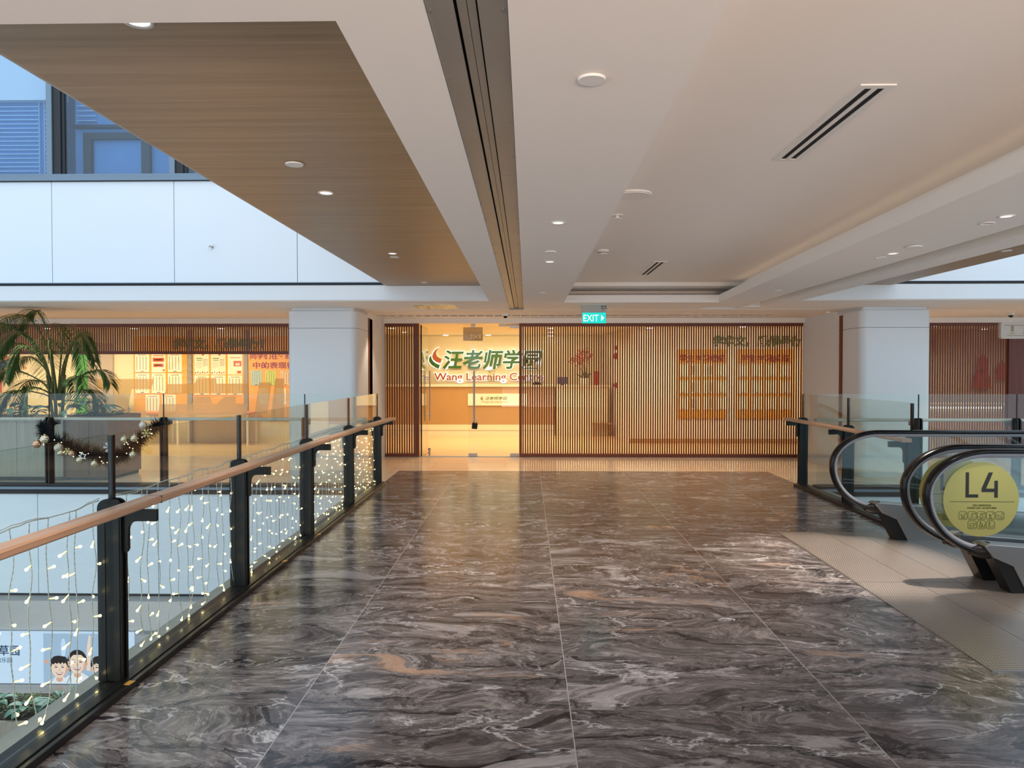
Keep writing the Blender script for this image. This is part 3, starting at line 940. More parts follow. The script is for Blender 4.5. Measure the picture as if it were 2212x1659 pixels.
# ---------------------------------------------------------------- railings
def bracket_mesh():
    m = MB()
    # profile in (x, z): upright tab against the post, fillet, arm under the handrail
    pts = [(0.0, 0.90), (0.175, 0.90), (0.175, 0.842), (0.075, 0.842)]
    for k in range(1, 6):
        a = PI / 2 + k / 5 * PI / 2
        pts.append((0.075 + 0.045 * math.cos(a), 0.797 + 0.045 * math.sin(a)))
    pts += [(0.03, 0.70), (0.022, 0.685), (0.0, 0.68)]
    m.prism(pts, -0.012, 0.012, 'steel_black', 'Y')
    return m.build('bracket', data_only=True)


def post_mesh():
    m = MB()
    r = 0.045
    prof = [(-0.06, 0.04), (0.06, 0.04)]
    for k in range(7):
        a = k / 6 * PI / 2
        prof.append((0.06 - r + r * math.cos(a), 0.955 - r + r * math.sin(a)))
    for k in range(7):
        a = PI / 2 + k / 6 * PI / 2
        prof.append((-0.06 + r + r * math.cos(a), 0.955 - r + r * math.sin(a)))
    m.prism(prof, -0.030, -0.012, 'steel_black', 'Y')
    m.prism(prof, 0.012, 0.030, 'steel_black', 'Y')
    m.box((-0.022, -0.012, 0.04), (0.022, 0.012, 0.945), 'rubber')
    m.box((-0.055, -0.034, 0.04), (-0.02, -0.028, 0.90), 'kerb_black')
    m.box((0.022, -0.034, 0.04), (0.052, -0.028, 0.90), 'kerb_black')
    return m.build('post', data_only=True)


BRK, PST = bracket_mesh(), post_mesh()


def railing(label, loc, rz, posts, y0, y1, rail0, rail1, curve_end=0.0, group=None, mirror=1, rail_mat='handrail_wood', joint=0.012):
    """Runs along local +Y from y0 to y1; posts at local x 0, walkway on local +X (times mirror)."""
    s = mirror
    root = thing('glass_railing', label, 'railing', loc, rz, group)

    def fx(a, b_):
        return (min(s * a, s * b_), max(s * a, s * b_))
    k = MB()
    xa, xb = fx(-0.06, 0.115)
    k.box((xa, y0, 0.0), (xb, y1, 0.035), 'kerb_black')
    xa, xb = fx(0.03, 0.085)
    k.box((xa, y0, 0.035), (xb, y1, 0.042), 'steel_black')
    k.build('kerb', root, bevel=0.004)
    for i, p in enumerate(posts):
        po = kid(root, PST, 'post', root, (0, p, 0))
        br = kid(root, BRK, 'bracket', po, (s * 0.055, 0, 0))
        if s < 0:
            br.rotation_euler = (0, 0, PI)
    ends = [y0] + [p for p in posts if y0 < p < y1] + [y1]
    ends = sorted(set(ends))
    for a, c in zip(ends[:-1], ends[1:]):
        if c - a < 0.15:
            continue
        MB().box((-0.006, a + 0.014, 0.036), (0.006, c - 0.014, 1.28), 'rail_glass').build('glass_panel', root)
    for p in posts:
        if y0 < p < y1:
            MB().box((-joint, p - joint, 0.95), (joint, p + joint, 1.275), 'rubber').build('glass_joint', root)
    # handrail: flat timber section swept along the posts, easing inward at its end
    m = MB()
    n = 24
    vs, fs = [], []
    for i in range(n + 1):
        y = rail0 + (rail1 - rail0) * i / n
        t = max(0.0, (y - (rail1 - 3.4)) / 3.4)
        dx = curve_end * t * t
        sec = [(0.080, 0.902), (0.160, 0.902), (0.168, 0.910), (0.168, 0.932), (0.160, 0.940), (0.080, 0.940), (0.072, 0.932), (0.072, 0.910)]
        for x, z in sec:
            vs.append((s * (x + dx), y, z))
    for i in range(n):
        for q in range(8):
            f = (i * 8 + q, i * 8 + (q + 1) % 8, (i + 1) * 8 + (q + 1) % 8, (i + 1) * 8 + q)
            fs.append(f if s > 0 else f[::-1])
    fs.append(tuple(range(8)) if s < 0 else tuple(range(7, -1, -1)))
    fs.append(tuple(n * 8 + q for q in (range(7, -1, -1) if s < 0 else range(8))))
    m.add(vs, fs, rail_mat)
    for y in (3.78, 7.05):
        if rail0 < y < rail1 and abs(rz) < 0.1 and s > 0:
            m.box((0.0715, y - 0.0015, 0.9015), (0.1685, y + 0.0015, 0.9405), 'dark_gap')
    m.build('handrail', root)
    return root


LEFT_POSTS = [1.99, 3.61, 5.23, 6.85, 8.47, 10.09]
rl = railing('glass railing with brown handrail and fairy lights along the left of the marble floor',
             (-2.09, 0, 0), 0, LEFT_POSTS, -6.0, 10.13, -6.0, 10.18, curve_end=0.08)
# right railing, mirrored
rr = railing('glass railing with timber handrail ending behind the escalator on the right',
             (3.80, 0, 0), 0, [7.24, 8.66, 10.07], 7.10, 10.10, 7.10, 10.22, curve_end=0.05, mirror=-1)
# railings across the far side of both voids (walkway behind them)
rfl = railing('glass railing across the far side of the left void, with the dark garland on it',
              (-2.15, 9.92, 0), PI / 2, [0.9 - 0.0, 2.86, 4.46, 6.06, 7.66, 9.26], 0.06, 11.8, 0.1, 11.8, rail_mat='rail_pale', joint=0.006)
rfr = railing('glass railing across the far side of the right void, beyond the escalators',
              (3.86, 9.92, 0), -PI / 2, [1.43, 2.74, 4.34, 5.94, 7.54], 0.06, 10.1, 0.1, 10.1, mirror=-1, rail_mat='rail_pale', joint=0.006)

# yellow tape scraps on the kerb
for i, (x, y, w) in enumerate(((-1.99, 3.57, 'beside the nearest post'), (-1.985, 5.9, 'between the second and third posts'), (-1.985, 6.87, 'beside the third post'))):
    o = MB().box((-0.018, -0.025, 0), (0.018, 0.025, 0.0012), 'tape').build('tape_scrap')
    o.location = (x, y, 0.0355)
    o.rotation_euler = (0, 0, 0.12 * (i - 1))
    tag(o, 'yellow tape scrap on the left kerb %s' % w, 'tape', 'tape scraps on the kerb')

# ---------------------------------------------------------------- fairy lights
def bulb_mesh():
    m = MB()
    m.tube([(0, 0, 0), (0.006, 0, 0), (0.028, 0, 0), (0.036, 0, 0)], [0.0016, 0.0028, 0.0044, 0.0030], 'bulb', 6)
    m.ball((0.036, 0, 0), 0.0066, 'led', 8, 6, (1.3, 1, 1))
    return m.build('bulb', data_only=True)


BULB = bulb_mesh()
rnd = random.Random(41)
names = ['nearest panel', 'second panel', 'third panel', 'fourth panel', 'farthest panel']
for k in range(5):
    ya, yb = LEFT_POSTS[k] + 0.05, LEFT_POSTS[k + 1] - 0.05
    root = thing('curtain_light', 'curtain of warm fairy lights on clear cords over the %s of the left railing' % names[k], 'fairy lights',
                 (-2.125, ya, 0), 0, 'fairy light curtains on the left railing')
    L = yb - ya
    top = []
    for i in range(33):
        t = i / 32
        top.append((rnd.uniform(-0.003, 0.003), t * L, 0.952 - 0.012 * math.sin(t * PI * 3) ** 2 + rnd.uniform(-0.003, 0.003)))
    m = MB().tube(top, 0.0028, 'cord', 5)
    m.tube([(x + 0.003, y, z + 0.006 + 0.006 * math.sin(y * 9)) for x, y, z in top], 0.002, 'cord', 5)
    m.build('header_cord', root, smooth='all')
    ns = 14
    for sidx in range(ns):
        y = (sidx + 0.5) / ns * L + rnd.uniform(-0.03, 0.03)
        z, pts = 0.945, []
        bulbs = []
        bottom = rnd.uniform(0.05, 0.11)
        a1, a2, ph = rnd.uniform(0.004, 0.016), rnd.uniform(0.003, 0.009), rnd.uniform(0, 6)
        i = 0
        nxt = z - rnd.uniform(0.06, 0.18)
        while z > bottom:
            yy = y + a1 * math.sin(ph + z * 7) + a2 * math.sin(ph * 2 + z * 23)
            if k < 2 and z < 0.25:
                yy += 0.25 * (0.25 - z) * math.sin(ph)
            xx = 0.004 * math.sin(ph + z * 17)
            pts.append((xx, yy, z))
            if z < nxt and len(bulbs) < 7:
                bulbs.append((xx, yy, z))
                nxt = z - rnd.uniform(0.095, 0.15)
            z -= 0.012
            i += 1
        bulbs = bulbs[:6] + [pts[-1]]
        # two twisted cores
        m = MB()
        for q in (0, PI):
            m.tube([(x + 0.0017 * math.cos(q + j * 1.5), yy + 0.0017 * math.sin(q + j * 1.5), zz) for j, (x, yy, zz) in enumerate(pts)],
                   0.0015, 'cord', 4, caps=False)
        st = m.build('strand', root, smooth='all')
        for (xx, yy, zz) in bulbs:
            sgn = rnd.choice((-1, 1))
            # mostly sideways along the glass, drooping a little
            az = sgn * PI / 2 + rnd.uniform(-0.5, 0.5)
            kid(None, BULB, 'bulb', st, (xx, yy, zz), (0, rnd.uniform(-0.25, 0.75), az))

# ---------------------------------------------------------------- garland on the far railing
root = thing('christmas_garland', 'dark garland with champagne baubles, star and snowflakes draped on the far left railing', 'garland', (-5.85, 9.80, 0.0))
gp = []
ctrl = [(-0.78, 0.86), (-0.74, 0.70), (-0.52, 0.60), (-0.22, 0.48), (0.06, 0.40), (0.30, 0.44), (0.50, 0.60), (0.66, 0.74), (0.84, 0.86)]


def catmull(pts, n=6):
    out = []
    P = [pts[0]] + list(pts) + [pts[-1]]
    for i in range(1, len(P) - 2):
        for j in range(n):
            t = j / n
            a, b_, c, d = (Vector(q) for q in P[i - 1:i + 3])
            out.append(0.5 * ((2 * b_) + (c - a) * t + (2 * a - 5 * b_ + 4 * c - d) * t * t + (3 * b_ - a - 3 * c + d) * t ** 3))
    out.append(Vector(P[-2]))
    return out


gp = [Vector((p.x, 0, p.y)) for p in catmull([Vector((x, z)) for x, z in ctrl], 7)]
m = MB()
m.tube(gp, 0.022, 'pine', 6)
rg = random.Random(5)
for i in range(3400):
    t = rg.random() * (len(gp) - 1.001)
    i0 = int(t)
    c = gp[i0].lerp(gp[i0 + 1], t - i0)
    d = Vector((rg.gauss(0, 1), rg.gauss(0, 0.8), rg.gauss(0, 1))).normalized()
    ln = rg.uniform(0.09, 0.19) * (1.0 if 12 < i0 < 44 else 0.8)
    sd = d.orthogonal().normalized() * 0.0055
    m.add([c - sd, c + sd, c + d * ln], [(0, 1, 2)], 'pine')
m.build('needles', root)
BAUB = [(-0.80, 0.60, 0.055, 'bauble_rose'), (-0.69, 0.665, 0.06, 'bauble_gold'), (-0.50, 0.55, 0.058, 'bauble_satin'), (-0.47, 0.48, 0.045, 'bauble_gold'),
        (-0.21, 0.385, 0.048, 'bauble_gold'), (-0.01, 0.335, 0.048, 'bauble_gold'), (0.40, 0.665, 0.048, 'bauble_gold'), (0.54, 0.68, 0.052, 'bauble_gold'),
        (0.66, 0.86, 0.052, 'bauble_satin'), (0.52, 0.46, 0.050, 'bauble_gold'), (-0.32, 0.47, 0.045, 'bauble_rose')]
for x, z, r_, mt in BAUB:
    bo = MB().ball((x, -0.085, z), r_, mt, 20, 14).build('bauble', root, smooth='all')
    bo['label'] = {'bauble_gold': 'shiny champagne bauble', 'bauble_satin': 'satin champagne bauble', 'bauble_rose': 'rose gold bauble'}[mt]
    MB().cyl((x, -0.085, z + r_ * 0.97), r_ * 0.2, r_ * 0.22, 'gold', 10).build('cap', bo)


def star(cx, cz, R, rin, n, w, mat, y):
    m = MB()
    vs, fs = [], []
    for k in range(2 * n):
        a = PI / 2 + k * PI / n + 0.12
        rad = R if k % 2 == 0 else rin
        for s_ in (1.0, 1 - w):
            for yy in (y - 0.004, y + 0.004):
                vs.append((cx + rad * s_ * math.cos(a), yy, cz + rad * s_ * math.sin(a)))
    for k in range(2 * n):
        a, b_ = k * 4, ((k + 1) % (2 * n)) * 4
        fs += [(a, b_, b_ + 2, a + 2), (a + 1, a + 3, b_ + 3, b_ + 1), (a, a + 1, b_ + 1, b_), (a + 2, b_ + 2, b_ + 3, a + 3)]
    return m.add(vs, fs, mat)


star(0.175 - 0.33, 0.44, 0.062, 0.030, 5, 0.35, 'silver', -0.11).build('star_ornament', root)
for cx, cz, R, mt in ((0.205, 0.56, 0.072, 'silver'), (0.72, 0.755, 0.062, 'gold'), (-0.36, 0.505, 0.05, 'gold')):
    m = MB()
    for k in range(6):
        a = k * PI / 3
        d = Vector((math.cos(a), 0, math.sin(a)))
        c = Vector((cx, -0.115, cz))
        m.tube([c, c + d * R], 0.005, mt, 5)
        for f in (0.5, 0.78):
            for sg in (-1, 1):
                e = Vector((math.cos(a + sg * 0.9), 0, math.sin(a + sg * 0.9)))
                m.tube([c + d * R * f, c + d * R * f + e * R * 0.3], 0.004, mt, 5)
    m.build('snowflake_ornament', root)
for i in range(34):
    t = rg.random() * (len(gp) - 1.001)
    i0 = int(t)
    c = gp[i0].lerp(gp[i0 + 1], t - i0) + Vector((rg.uniform(-0.05, 0.05), -0.09 + rg.uniform(-0.02, 0.02), rg.uniform(-0.09, 0.07)))
    MB().ball(c, 0.0055, 'led', 6, 4).build('light_bulb', root)

# ---------------------------------------------------------------- escalators
def esc_loop(inset=0.0, n=14):
    """Handrail centreline in (x, z): from the inlet round the newel and along the top."""
    pts = []
    cx, cz = 3.33, 0.70
    for k in range(n + 1):
        a = math.radians(262) - k / n * math.radians(82)
        pts.append((cx + (0.44 - inset) * math.cos(a), cz + (0.41 - inset) * math.sin(a)))
    for k in range(1, n + 1):
        a = PI - k / n * PI / 2
        pts.append((cx + (0.44 - inset) * math.cos(a), cz + (0.315 - inset) * math.sin(a)))
    pts.append((4.2, cz + 0.315 - inset))
    pts.append((5.0, cz + 0.315 - inset))
    pts.append((5.3, cz + 0.26 - inset))
    pts.append((9.2, -1.30 - inset * 1.2))
    return pts


def sticker(root, y):
    """Lime level marker on the balustrade glass, reading towards the viewer."""
    cx, cz, R = 3.275, 0.67, 0.27
    d = MB()
    d.cyl((cx, y, cz), R, 0.0015, 'disc', 64, 'Y')
    so = d.build('level_sticker', root)
    so['label'] = 'round lime gold sticker with level number'
    m = MB()
    yy = y - 0.0012
    # bold L and 4 drawn as strokes

    def poly(pts, mat='disc_ink'):
        m.prism([(cx + a, cz + b_) for a, b_ in pts], yy, yy + 0.001, mat, 'Y')
    # outlines never overlap
    w = 0.024
    poly([(-0.112, 0.195), (-0.112 + w, 0.195), (-0.112 + w, 0.036), (-0.022, 0.036), (-0.022, 0.013), (-0.112, 0.013)])
    poly([(0.052, 0.195), (0.082, 0.195), (0.034, 0.078), (0.002, 0.078)])
    poly([(0.002, 0.078), (0.093, 0.078), (0.093, 0.053), (0.002, 0.053)])
    poly([(0.093, 0.135), (0.118, 0.135), (0.118, 0.013), (0.093, 0.013)])
    poly([(-0.225, -0.016), (0.235, -0.016), (0.235, -0.019), (-0.225, -0.019)])
    m.text('FOR ASSISTANCE', 0.017, 'disc_line', (cx + 0.005, yy, cz - 0.049), extrude=0.0004, align='CENTER', bold=0.0004)
    m.text('PLEASE CALL +65 6219 0830', 0.017, 'disc_line', (cx + 0.005, yy, cz - 0.068), extrude=0.0004, align='CENTER', bold=0.0004)
    m.build('lettering', so)
    pic = MB()

    def line(pts, r=0.0012):
        for a, b_ in zip(pts[:-1], pts[1:]):
            dx, dz = b_[0] - a[0], b_[1] - a[1]
            l = math.hypot(dx, dz) or 1
            nx, nz = -dz / l * r, dx / l * r
            pic.prism([(a[0] + nx, a[1] + nz), (b_[0] + nx, b_[1] + nz), (b_[0] - nx, b_[1] - nz), (a[0] - nx, a[1] - nz)], yy, yy + 0.001, 'disc_line', 'Y')

    def ring(x, z, r_, k=10):
        line([(x + r_ * math.cos(2 * PI * i / k), z + r_ * math.sin(2 * PI * i / k)) for i in range(k + 1)])
    S = 0.029
    cells = [(cx - 0.128 + i * 0.0655, cz - 0.118) for i in range(5)] + [(cx - 0.0625 + i * 0.0655, cz - 0.184) for i in range(3)]
    for i, (x, z) in enumerate(cells):
        c_ = 0.008
        line([(x - S + c_, z - S), (x + S - c_, z - S), (x + S, z - S + c_), (x + S, z + S - c_), (x + S - c_, z + S), (x - S + c_, z + S),
              (x - S, z + S - c_), (x - S, z - S + c_), (x - S + c_, z - S)], 0.0014)
        if i < 5:
            line([(x + 0.012, z + 0.021), (x + 0.022, z + 0.010)], 0.001)
            line([(x + 0.022, z + 0.021), (x + 0.012, z + 0.010)], 0.001)
        line([(x - 0.019, z - 0.020), (x + 0.019, z - 0.020)])
        if i == 0:      # trolley
            line([(x - 0.022, z + 0.010), (x - 0.014, z + 0.008), (x - 0.008, z - 0.008), (x + 0.010, z - 0.008), (x + 0.014, z + 0.004), (x - 0.013, z + 0.004)])
            ring(x - 0.006, z - 0.014, 0.003)
            ring(x + 0.009, z - 0.014, 0.003)
        elif i == 1:    # child sitting
            ring(x + 0.001, z + 0.012, 0.0045)
            line([(x, z + 0.007), (x + 0.002, z - 0.008), (x - 0.010, z - 0.010), (x - 0.012, z - 0.018)])
            line([(x - 0.006, z + 0.002), (x - 0.012, z - 0.004)])
            line([(x + 0.002, z - 0.008), (x + 0.012, z - 0.014)])
        elif i == 2:    # person at the edge
            ring(x, z + 0.013, 0.0045)
            line([(x - 0.009, z + 0.006), (x + 0.009, z + 0.006), (x + 0.010, z - 0.008), (x + 0.005, z - 0.008), (x + 0.004, z - 0.022), (x - 0.004, z - 0.022),
                  (x - 0.005, z - 0.008), (x - 0.010, z - 0.008), (x - 0.009, z + 0.006)])
            line([(x - 0.028, z - 0.009), (x - 0.010, z - 0.009)])
            line([(x + 0.010, z - 0.009), (x + 0.028, z - 0.009)])
        elif i == 3:    # folding pushchair
            line([(x - 0.012, z + 0.009), (x - 0.002, z + 0.010), (x - 0.010, z - 0.018)])
            line([(x - 0.010, z + 0.006), (x + 0.012, z - 0.018), (x - 0.013, z - 0.018)])
            ring(x + 0.0, z + 0.002, 0.005)
        elif i == 4:    # soft shoe
            line([(x - 0.020, z - 0.006), (x - 0.014, z + 0.008), (x - 0.006, z + 0.002), (x + 0.004, z + 0.001), (x + 0.020, z - 0.010), (x + 0.020, z - 0.015), (x + 0.004, z - 0.015), (x - 0.020, z - 0.006)])
        elif i == 5:    # pet in a carrier
            line([(x - 0.015, z - 0.018), (x - 0.017, z - 0.004), (x - 0.011, z + 0.011), (x + 0.005, z + 0.012), (x + 0.013, z - 0.002), (x + 0.011, z - 0.018)])
            line([(x - 0.017, z - 0.005), (x + 0.013, z - 0.005)])
            line([(x + 0.008, z + 0.010), (x + 0.014, z + 0.014), (x + 0.024, z + 0.005), (x + 0.014, z + 0.002)])
        elif i == 6:    # adult holding a child
            ring(x - 0.006, z + 0.018, 0.0035)
            line([(x - 0.006, z + 0.014), (x - 0.016, z - 0.010), (x + 0.003, z - 0.010), (x - 0.006, z + 0.014)])
            ring(x + 0.008, z + 0.004, 0.003)
            line([(x + 0.008, z), (x + 0.012, z - 0.012), (x - 0.014, z - 0.014)])
            line([(x + 0.012, z - 0.012), (x + 0.022, z - 0.012), (x + 0.022, z + 0.0)])
        else:           # person on a step
            ring(x - 0.008, z + 0.018, 0.0035)
            line([(x - 0.008, z + 0.013), (x - 0.014, z), (x - 0.004, z - 0.004), (x - 0.016, z - 0.018)])
            line([(x - 0.008, z + 0.012), (x, z)])
            line([(x - 0.004, z - 0.012), (x + 0.020, z - 0.012), (x + 0.022, z + 0.0)])
    pic.build('pictograms', so)


def escalator(label, ya, yb, y_plate0, y_plate1, sticker_on):
    root = thing('escalator', label, 'escalator', (0, 0, 0), 0, 'pair of escalators')
    pl = MB()
    xs = [2.485, 2.93, 3.25, 3.62, 4.05]
    for a, c in zip(xs[:-1], xs[1:]):
        pl.box((a + 0.002, y_plate0 + 0.003, 0.0), (c - 0.002, y_plate1 - 0.003, 0.006), 'perf')
    pl.box((2.47, y_plate0, 0.0), (2.485, y_plate1, 0.007), 'steel')
    if y_plate1 > 7:
        pl.box((2.47, y_plate1, 0.0), (4.05, y_plate1 + 0.012, 0.007), 'steel')
    else:
        pl.box((2.47, y_plate0 - 0.012, 0.0), (4.05, y_plate0, 0.007), 'steel')
    pl.build('landing_plate', root)
    # comb and steps going down
    stp = MB()
    stp.box((4.05, ya + 0.16, -0.04), (4.6, yb - 0.16, 0.004), 'steel')
    x, z = 4.6, 0.0
    while x < 9.2:
        stp.box((x, ya + 0.18, z - 0.25), (x + 0.4, yb - 0.18, z), 'kerb_black')
        x += 0.4
        if x > 5.3:
            z -= 0.22
    stp.build('steps', root)
    tr = MB()
    tr.prism([(3.80, -0.02), (5.2, -0.02), (9.4, -2.4), (9.4, -3.3), (5.0, -0.95), (3.80, -0.95)], ya - 0.12, yb + 0.12, 'steel', 'Y')
    tr.build('truss', root)
    for y in (ya, yb):
        far = y == yb
        # glass follows the loop, thin pale rail channel, rubber handrail
        ins = esc_loop(0.035)
        poly = [(px_, max(pz, 0.26)) for px_, pz in ins] + [(9.2, -2.2), (5.1, 0.2), (4.2, 0.26)]
        MB().prism(poly, y - 0.006, y + 0.006, 'esc_glass', 'Y').build('balustrade_glass', root)
        ch = esc_loop(0.022)
        MB().tube([(a, y, c) for a, c in ch], 0.021, 'channel', 8, sx=1.0).build('handrail_channel', root, smooth='all')
        hp = esc_loop(0.0)
        m = MB()
        vs, fs = [], []
        sec = [(-0.038, -0.008), (-0.040, 0.004), (-0.030, 0.016), (-0.012, 0.021), (0.012, 0.021), (0.030, 0.016), (0.040, 0.004), (0.038, -0.008), (0.026, -0.014), (-0.026, -0.014)]
        P = [Vector((a, 0, c)) for a, c in hp]
        for i, p in enumerate(P):
            t = (P[min(i + 1, len(P) - 1)] - P[max(i - 1, 0)]).normalized()
            nrm = Vector((-t.z, 0, t.x))       # outward: loop runs clockwise as drawn
            if i == 0:
                pass
            for u, v in sec:
                vs.append(p + Vector((0, y + u, 0)) + nrm * v)
        k = len(sec)
        for i in range(len(P) - 1):
            for q in range(k):
                fs.append((i * k + q, i * k + (q + 1) % k, (i + 1) * k + (q + 1) % k, (i + 1) * k + q))
        fs.append(tuple(range(k)))
        fs.append(tuple((len(P) - 1) * k + q for q in range(k)))
        m.add(vs, fs, 'rubber')
        m.build('handrail', root, smooth='all')
        # inlet boot
        MB().tube([(3.205, y, 0.302), (3.26, y, 0.292), (3.31, y, 0.296), (3.345, y, 0.305)], [0.036, 0.050, 0.060, 0.062], 'rubber_foot', 10).build('handrail_inlet', root, smooth=True)
        # skirt: steel deck and side with slanted end
        w0, w1 = y - 0.075, y + 0.075
        sk = MB()
        sk.prism([(3.265, 0.345), (3.30, 0.358), (5.1, 0.225), (9.2, -2.05), (9.2, -2.45), (5.1, -0.02), (3.575, -0.01), (3.47, 0.200), (3.33, 0.262)], w0, w1, 'steel', 'Y')
        sk.build('skirt', root, bevel=0.004)
        MB().prism([(3.34, 0.255), (3.47, 0.215), (3.565, 0.0), (3.47, 0.0)], w0 + 0.012, w1 - 0.012, 'rubber_foot', 'Y').build('newel_foot', root)
        if y == sticker_on:
            sticker(root, y - 0.0085)
    return root


escalator('escalator farther from the viewer, between the tall railing and the nearer escalator', 5.62, 6.93, 5.50, 7.20, 5.62)
escalator('escalator nearest the viewer, with the large L4 level sticker on its glass', 4.00, 5.30, 3.89, 5.50, 5.30)

# ---------------------------------------------------------------- slat screens of the shopfront
Y_SCREEN = 13.40


def slat_screen(label, x0, x1, z0, z1, pitch=0.0432, w=0.0258, frame_l=0.05, frame_r=0.05, zt=0.055, zb=0.055, depth=0.018):
    root = thing('slat_screen', label, 'slat screen', ((x0 + x1) / 2, Y_SCREEN, z0), 0, 'red-brown slat screens of the shopfront')
    hx, h = (x1 - x0) / 2, z1 - z0
    m = MB()
    m.box((-hx, -0.05, h - zt), (hx, 0.05, h), 'slat')
    m.box((-hx, -0.05, 0), (hx, 0.05, zb), 'slat')
    if frame_l:
        m.box((-hx, -0.05, zb), (-hx + frame_l, 0.05, h - zt), 'slat')
    if frame_r:
        m.box((hx - frame_r, -0.05, zb), (hx, 0.05, h - zt), 'slat')
    m.build('frame', root)
    m = MB()
    n = int((2 * hx - frame_l - frame_r) / pitch)
    st = (2 * hx - frame_l - frame_r) / n
    for i in range(n):
        x = -hx + frame_l + (i + 0.5) * st
        m.box((x - w / 2, -depth / 2, zb), (x + w / 2, depth / 2, h - zt), 'slat')
    m.build('slats', root)
    MB().box((-hx + 0.01, 0.05, 0.02), (hx - 0.01, 0.06, h - 0.02), 'shop_glass').build('glass_panel', root)
    return root


slat_screen('short slat screen between the left column and the glass doors', -2.83, -1.99, 0.008, 2.46, frame_l=0.0, frame_r=0.07)
slat_screen('long slat screen to the right of the glass doors', -0.14, 5.52, 0.008, 2.46, frame_l=0.05)
slat_screen('slat screen beyond the right column', 7.0, 8.76, 0.008, 2.46, pitch=0.0445, w=0.0275, frame_r=0.03)
slat_screen('low-hung band of slats along the top of the glass left of the column', -13.5, -4.3, 1.90, 2.46, pitch=0.0432, w=0.0258)
o = MB().box((8.76, 13.36, 0.0), (11.5, 13.44, 2.46), 'slat').build('timber_panel')
tag(o, 'plain red-brown timber panel beside the far right slat screen', 'panel')

# left shop glass: panes with frosted film lettering shapes
for i in range(7):
    x0, x1 = -10.99 + i * 1.115, -10.99 + (i + 1) * 1.115
    o = MB().box((x0 + 0.004, 13.395, 0.01), (min(x1, -4.3) - 0.004, 13.407, 1.90), 'shop_glass').build('shop_glass_pane')
    tag(o, 'clear full-height glass pane below the slat band, %s' % ['far left edge', 'behind the palm', 'right of the palm', 'before the taupe door', 'before the first orange board',
        'before the second orange board', 'next to the left column'][i], 'glass pane', 'shop glass panes under the slat band')


def film(label, polys):
    m = MB()
    for p in polys:
        m.prism([(a, b_) for a, b_ in p], 13.385, 13.3865, 'frost', 'Y')
    return tag(m.build('frosted_film'), label, 'frosted film', 'frosted film shapes on the shop glass')


def g2(pts):
    # crop coordinates of the film outline, measured on the glass plane (metres)
    return [(-8.304 + (a / 4.809) * 0.008493, 1.6 + 0.505 - (b_ / 4.809) * 0.008535) for a, b_ in pts]


film('frosted film shape like a hammer left of the first orange board', [g2(p) for p in (
    [(150, 375), (775, 375), (745, 482), (150, 482)], [(345, 482), (535, 482), (490, 705), (450, 900), (330, 900), (350, 640)], [(492, 708), (690, 708), (685, 790), (472, 790)])])
film('frosted film shape with a raised middle across the second orange board', [g2(p) for p in (
    [(910, 428), (1770, 422), (1750, 528), (890, 528)], [(1240, 365), (1430, 365), (1440, 424), (1200, 427)])])
film('lower frosted film shape with two raised bumps above the table', [g2(p) for p in (
    [(830, 640), (1765, 632), (1750, 780), (815, 780)], [(1200, 560), (1370, 560), (1390, 634), (1180, 636)], [(1520, 560), (1640, 560), (1640, 632), (1440, 634)])])
film('slanted frosted film strokes next to the left column', [g2(p) for p in (
    [(1890, 410), (2020, 410), (1975, 740), (1840, 740)], [(2060, 370), (2150, 370), (2150, 800), (2010, 800)])])

# glass doors ------------------------------------------------------------
d = thing('glass_door', 'open left leaf of the shop glass doors, swung inward edge-on', 'glass door', (-1.955, 13.42, 0.01))
MB().box((-0.006, 0.0, 0.012), (0.006, 0.90, 2.42), 'shop_glass').build('leaf', d)
MB().cyl((0, 0.0, 0.0), 0.014, 2.43, 'steel_black', 10).build('pivot', d)
h = MB()
for sx in (-0.055, 0.055):
    h.cyl((sx, 0.78, 0.60), 0.014, 0.98, 'steel', 10)
h.cyl((-0.055, 0.78, 0.72), 0.008, 0.11, 'steel', 8, 'X').cyl((-0.055, 0.78, 1.46), 0.008, 0.11, 'steel', 8, 'X')
h.build('pull_handle', d)
d = thing('glass_door', 'closed right leaf of the shop glass doors, padlock on its pull handle', 'glass door', (-1.08, 13.42, 0.01))
MB().box((0.0, -0.006, 0.012), (0.93, 0.006, 2.42), 'shop_glass').build('leaf', d)
for x, z in ((0.0, 0.0), (0.77, 0.0), (0.77, 2.365)):
    MB().box((x, -0.02, z), (x + 0.165, 0.02, z + 0.055), 'steel').build('patch_fitting', d)
h = MB()
for sy in (-0.055, 0.055):
    h.cyl((0.105, sy, 0.62), 0.014, 0.96, 'steel', 12)
h.cyl((0.105, -0.055, 0.74), 0.008, 0.11, 'steel', 8, 'Y').cyl((0.105, -0.055, 1.46), 0.008, 0.11, 'steel', 8, 'Y')
h.build('pull_handle', d)
n = MB().box((0.36, -0.0075, 1.38), (0.50, -0.0065, 1.58), glass('notice_film', (0.93, 0.91, 0.80), 0.03, 0.12, srgb(240, 226, 180)))
n.box((0.385, -0.009, 1.552), (0.41, -0.0075, 1.568), 'reflection_blue')
for q in range(5):
    n.box((0.375, -0.009, 1.40 + q * 0.018), (0.485, -0.0075, 1.404 + q * 0.018), 'ink')
n.build('notice', d)
p = thing('padlock', 'dark padlock hanging from the pull handle of the closed glass door', 'padlock', (-0.965, 13.355, 0.52))
MB().prism(round_rect(-0.052, 0.052, 0.0, 0.115, 0.016, 3), -0.02, 0.02, 'kerb_black', 'Y').build('body', p, bevel=0.004)
MB().cyl((0.008, -0.022, 0.07), 0.022, 0.004, 'rubber', 14, 'Y').build('keyhole', p)
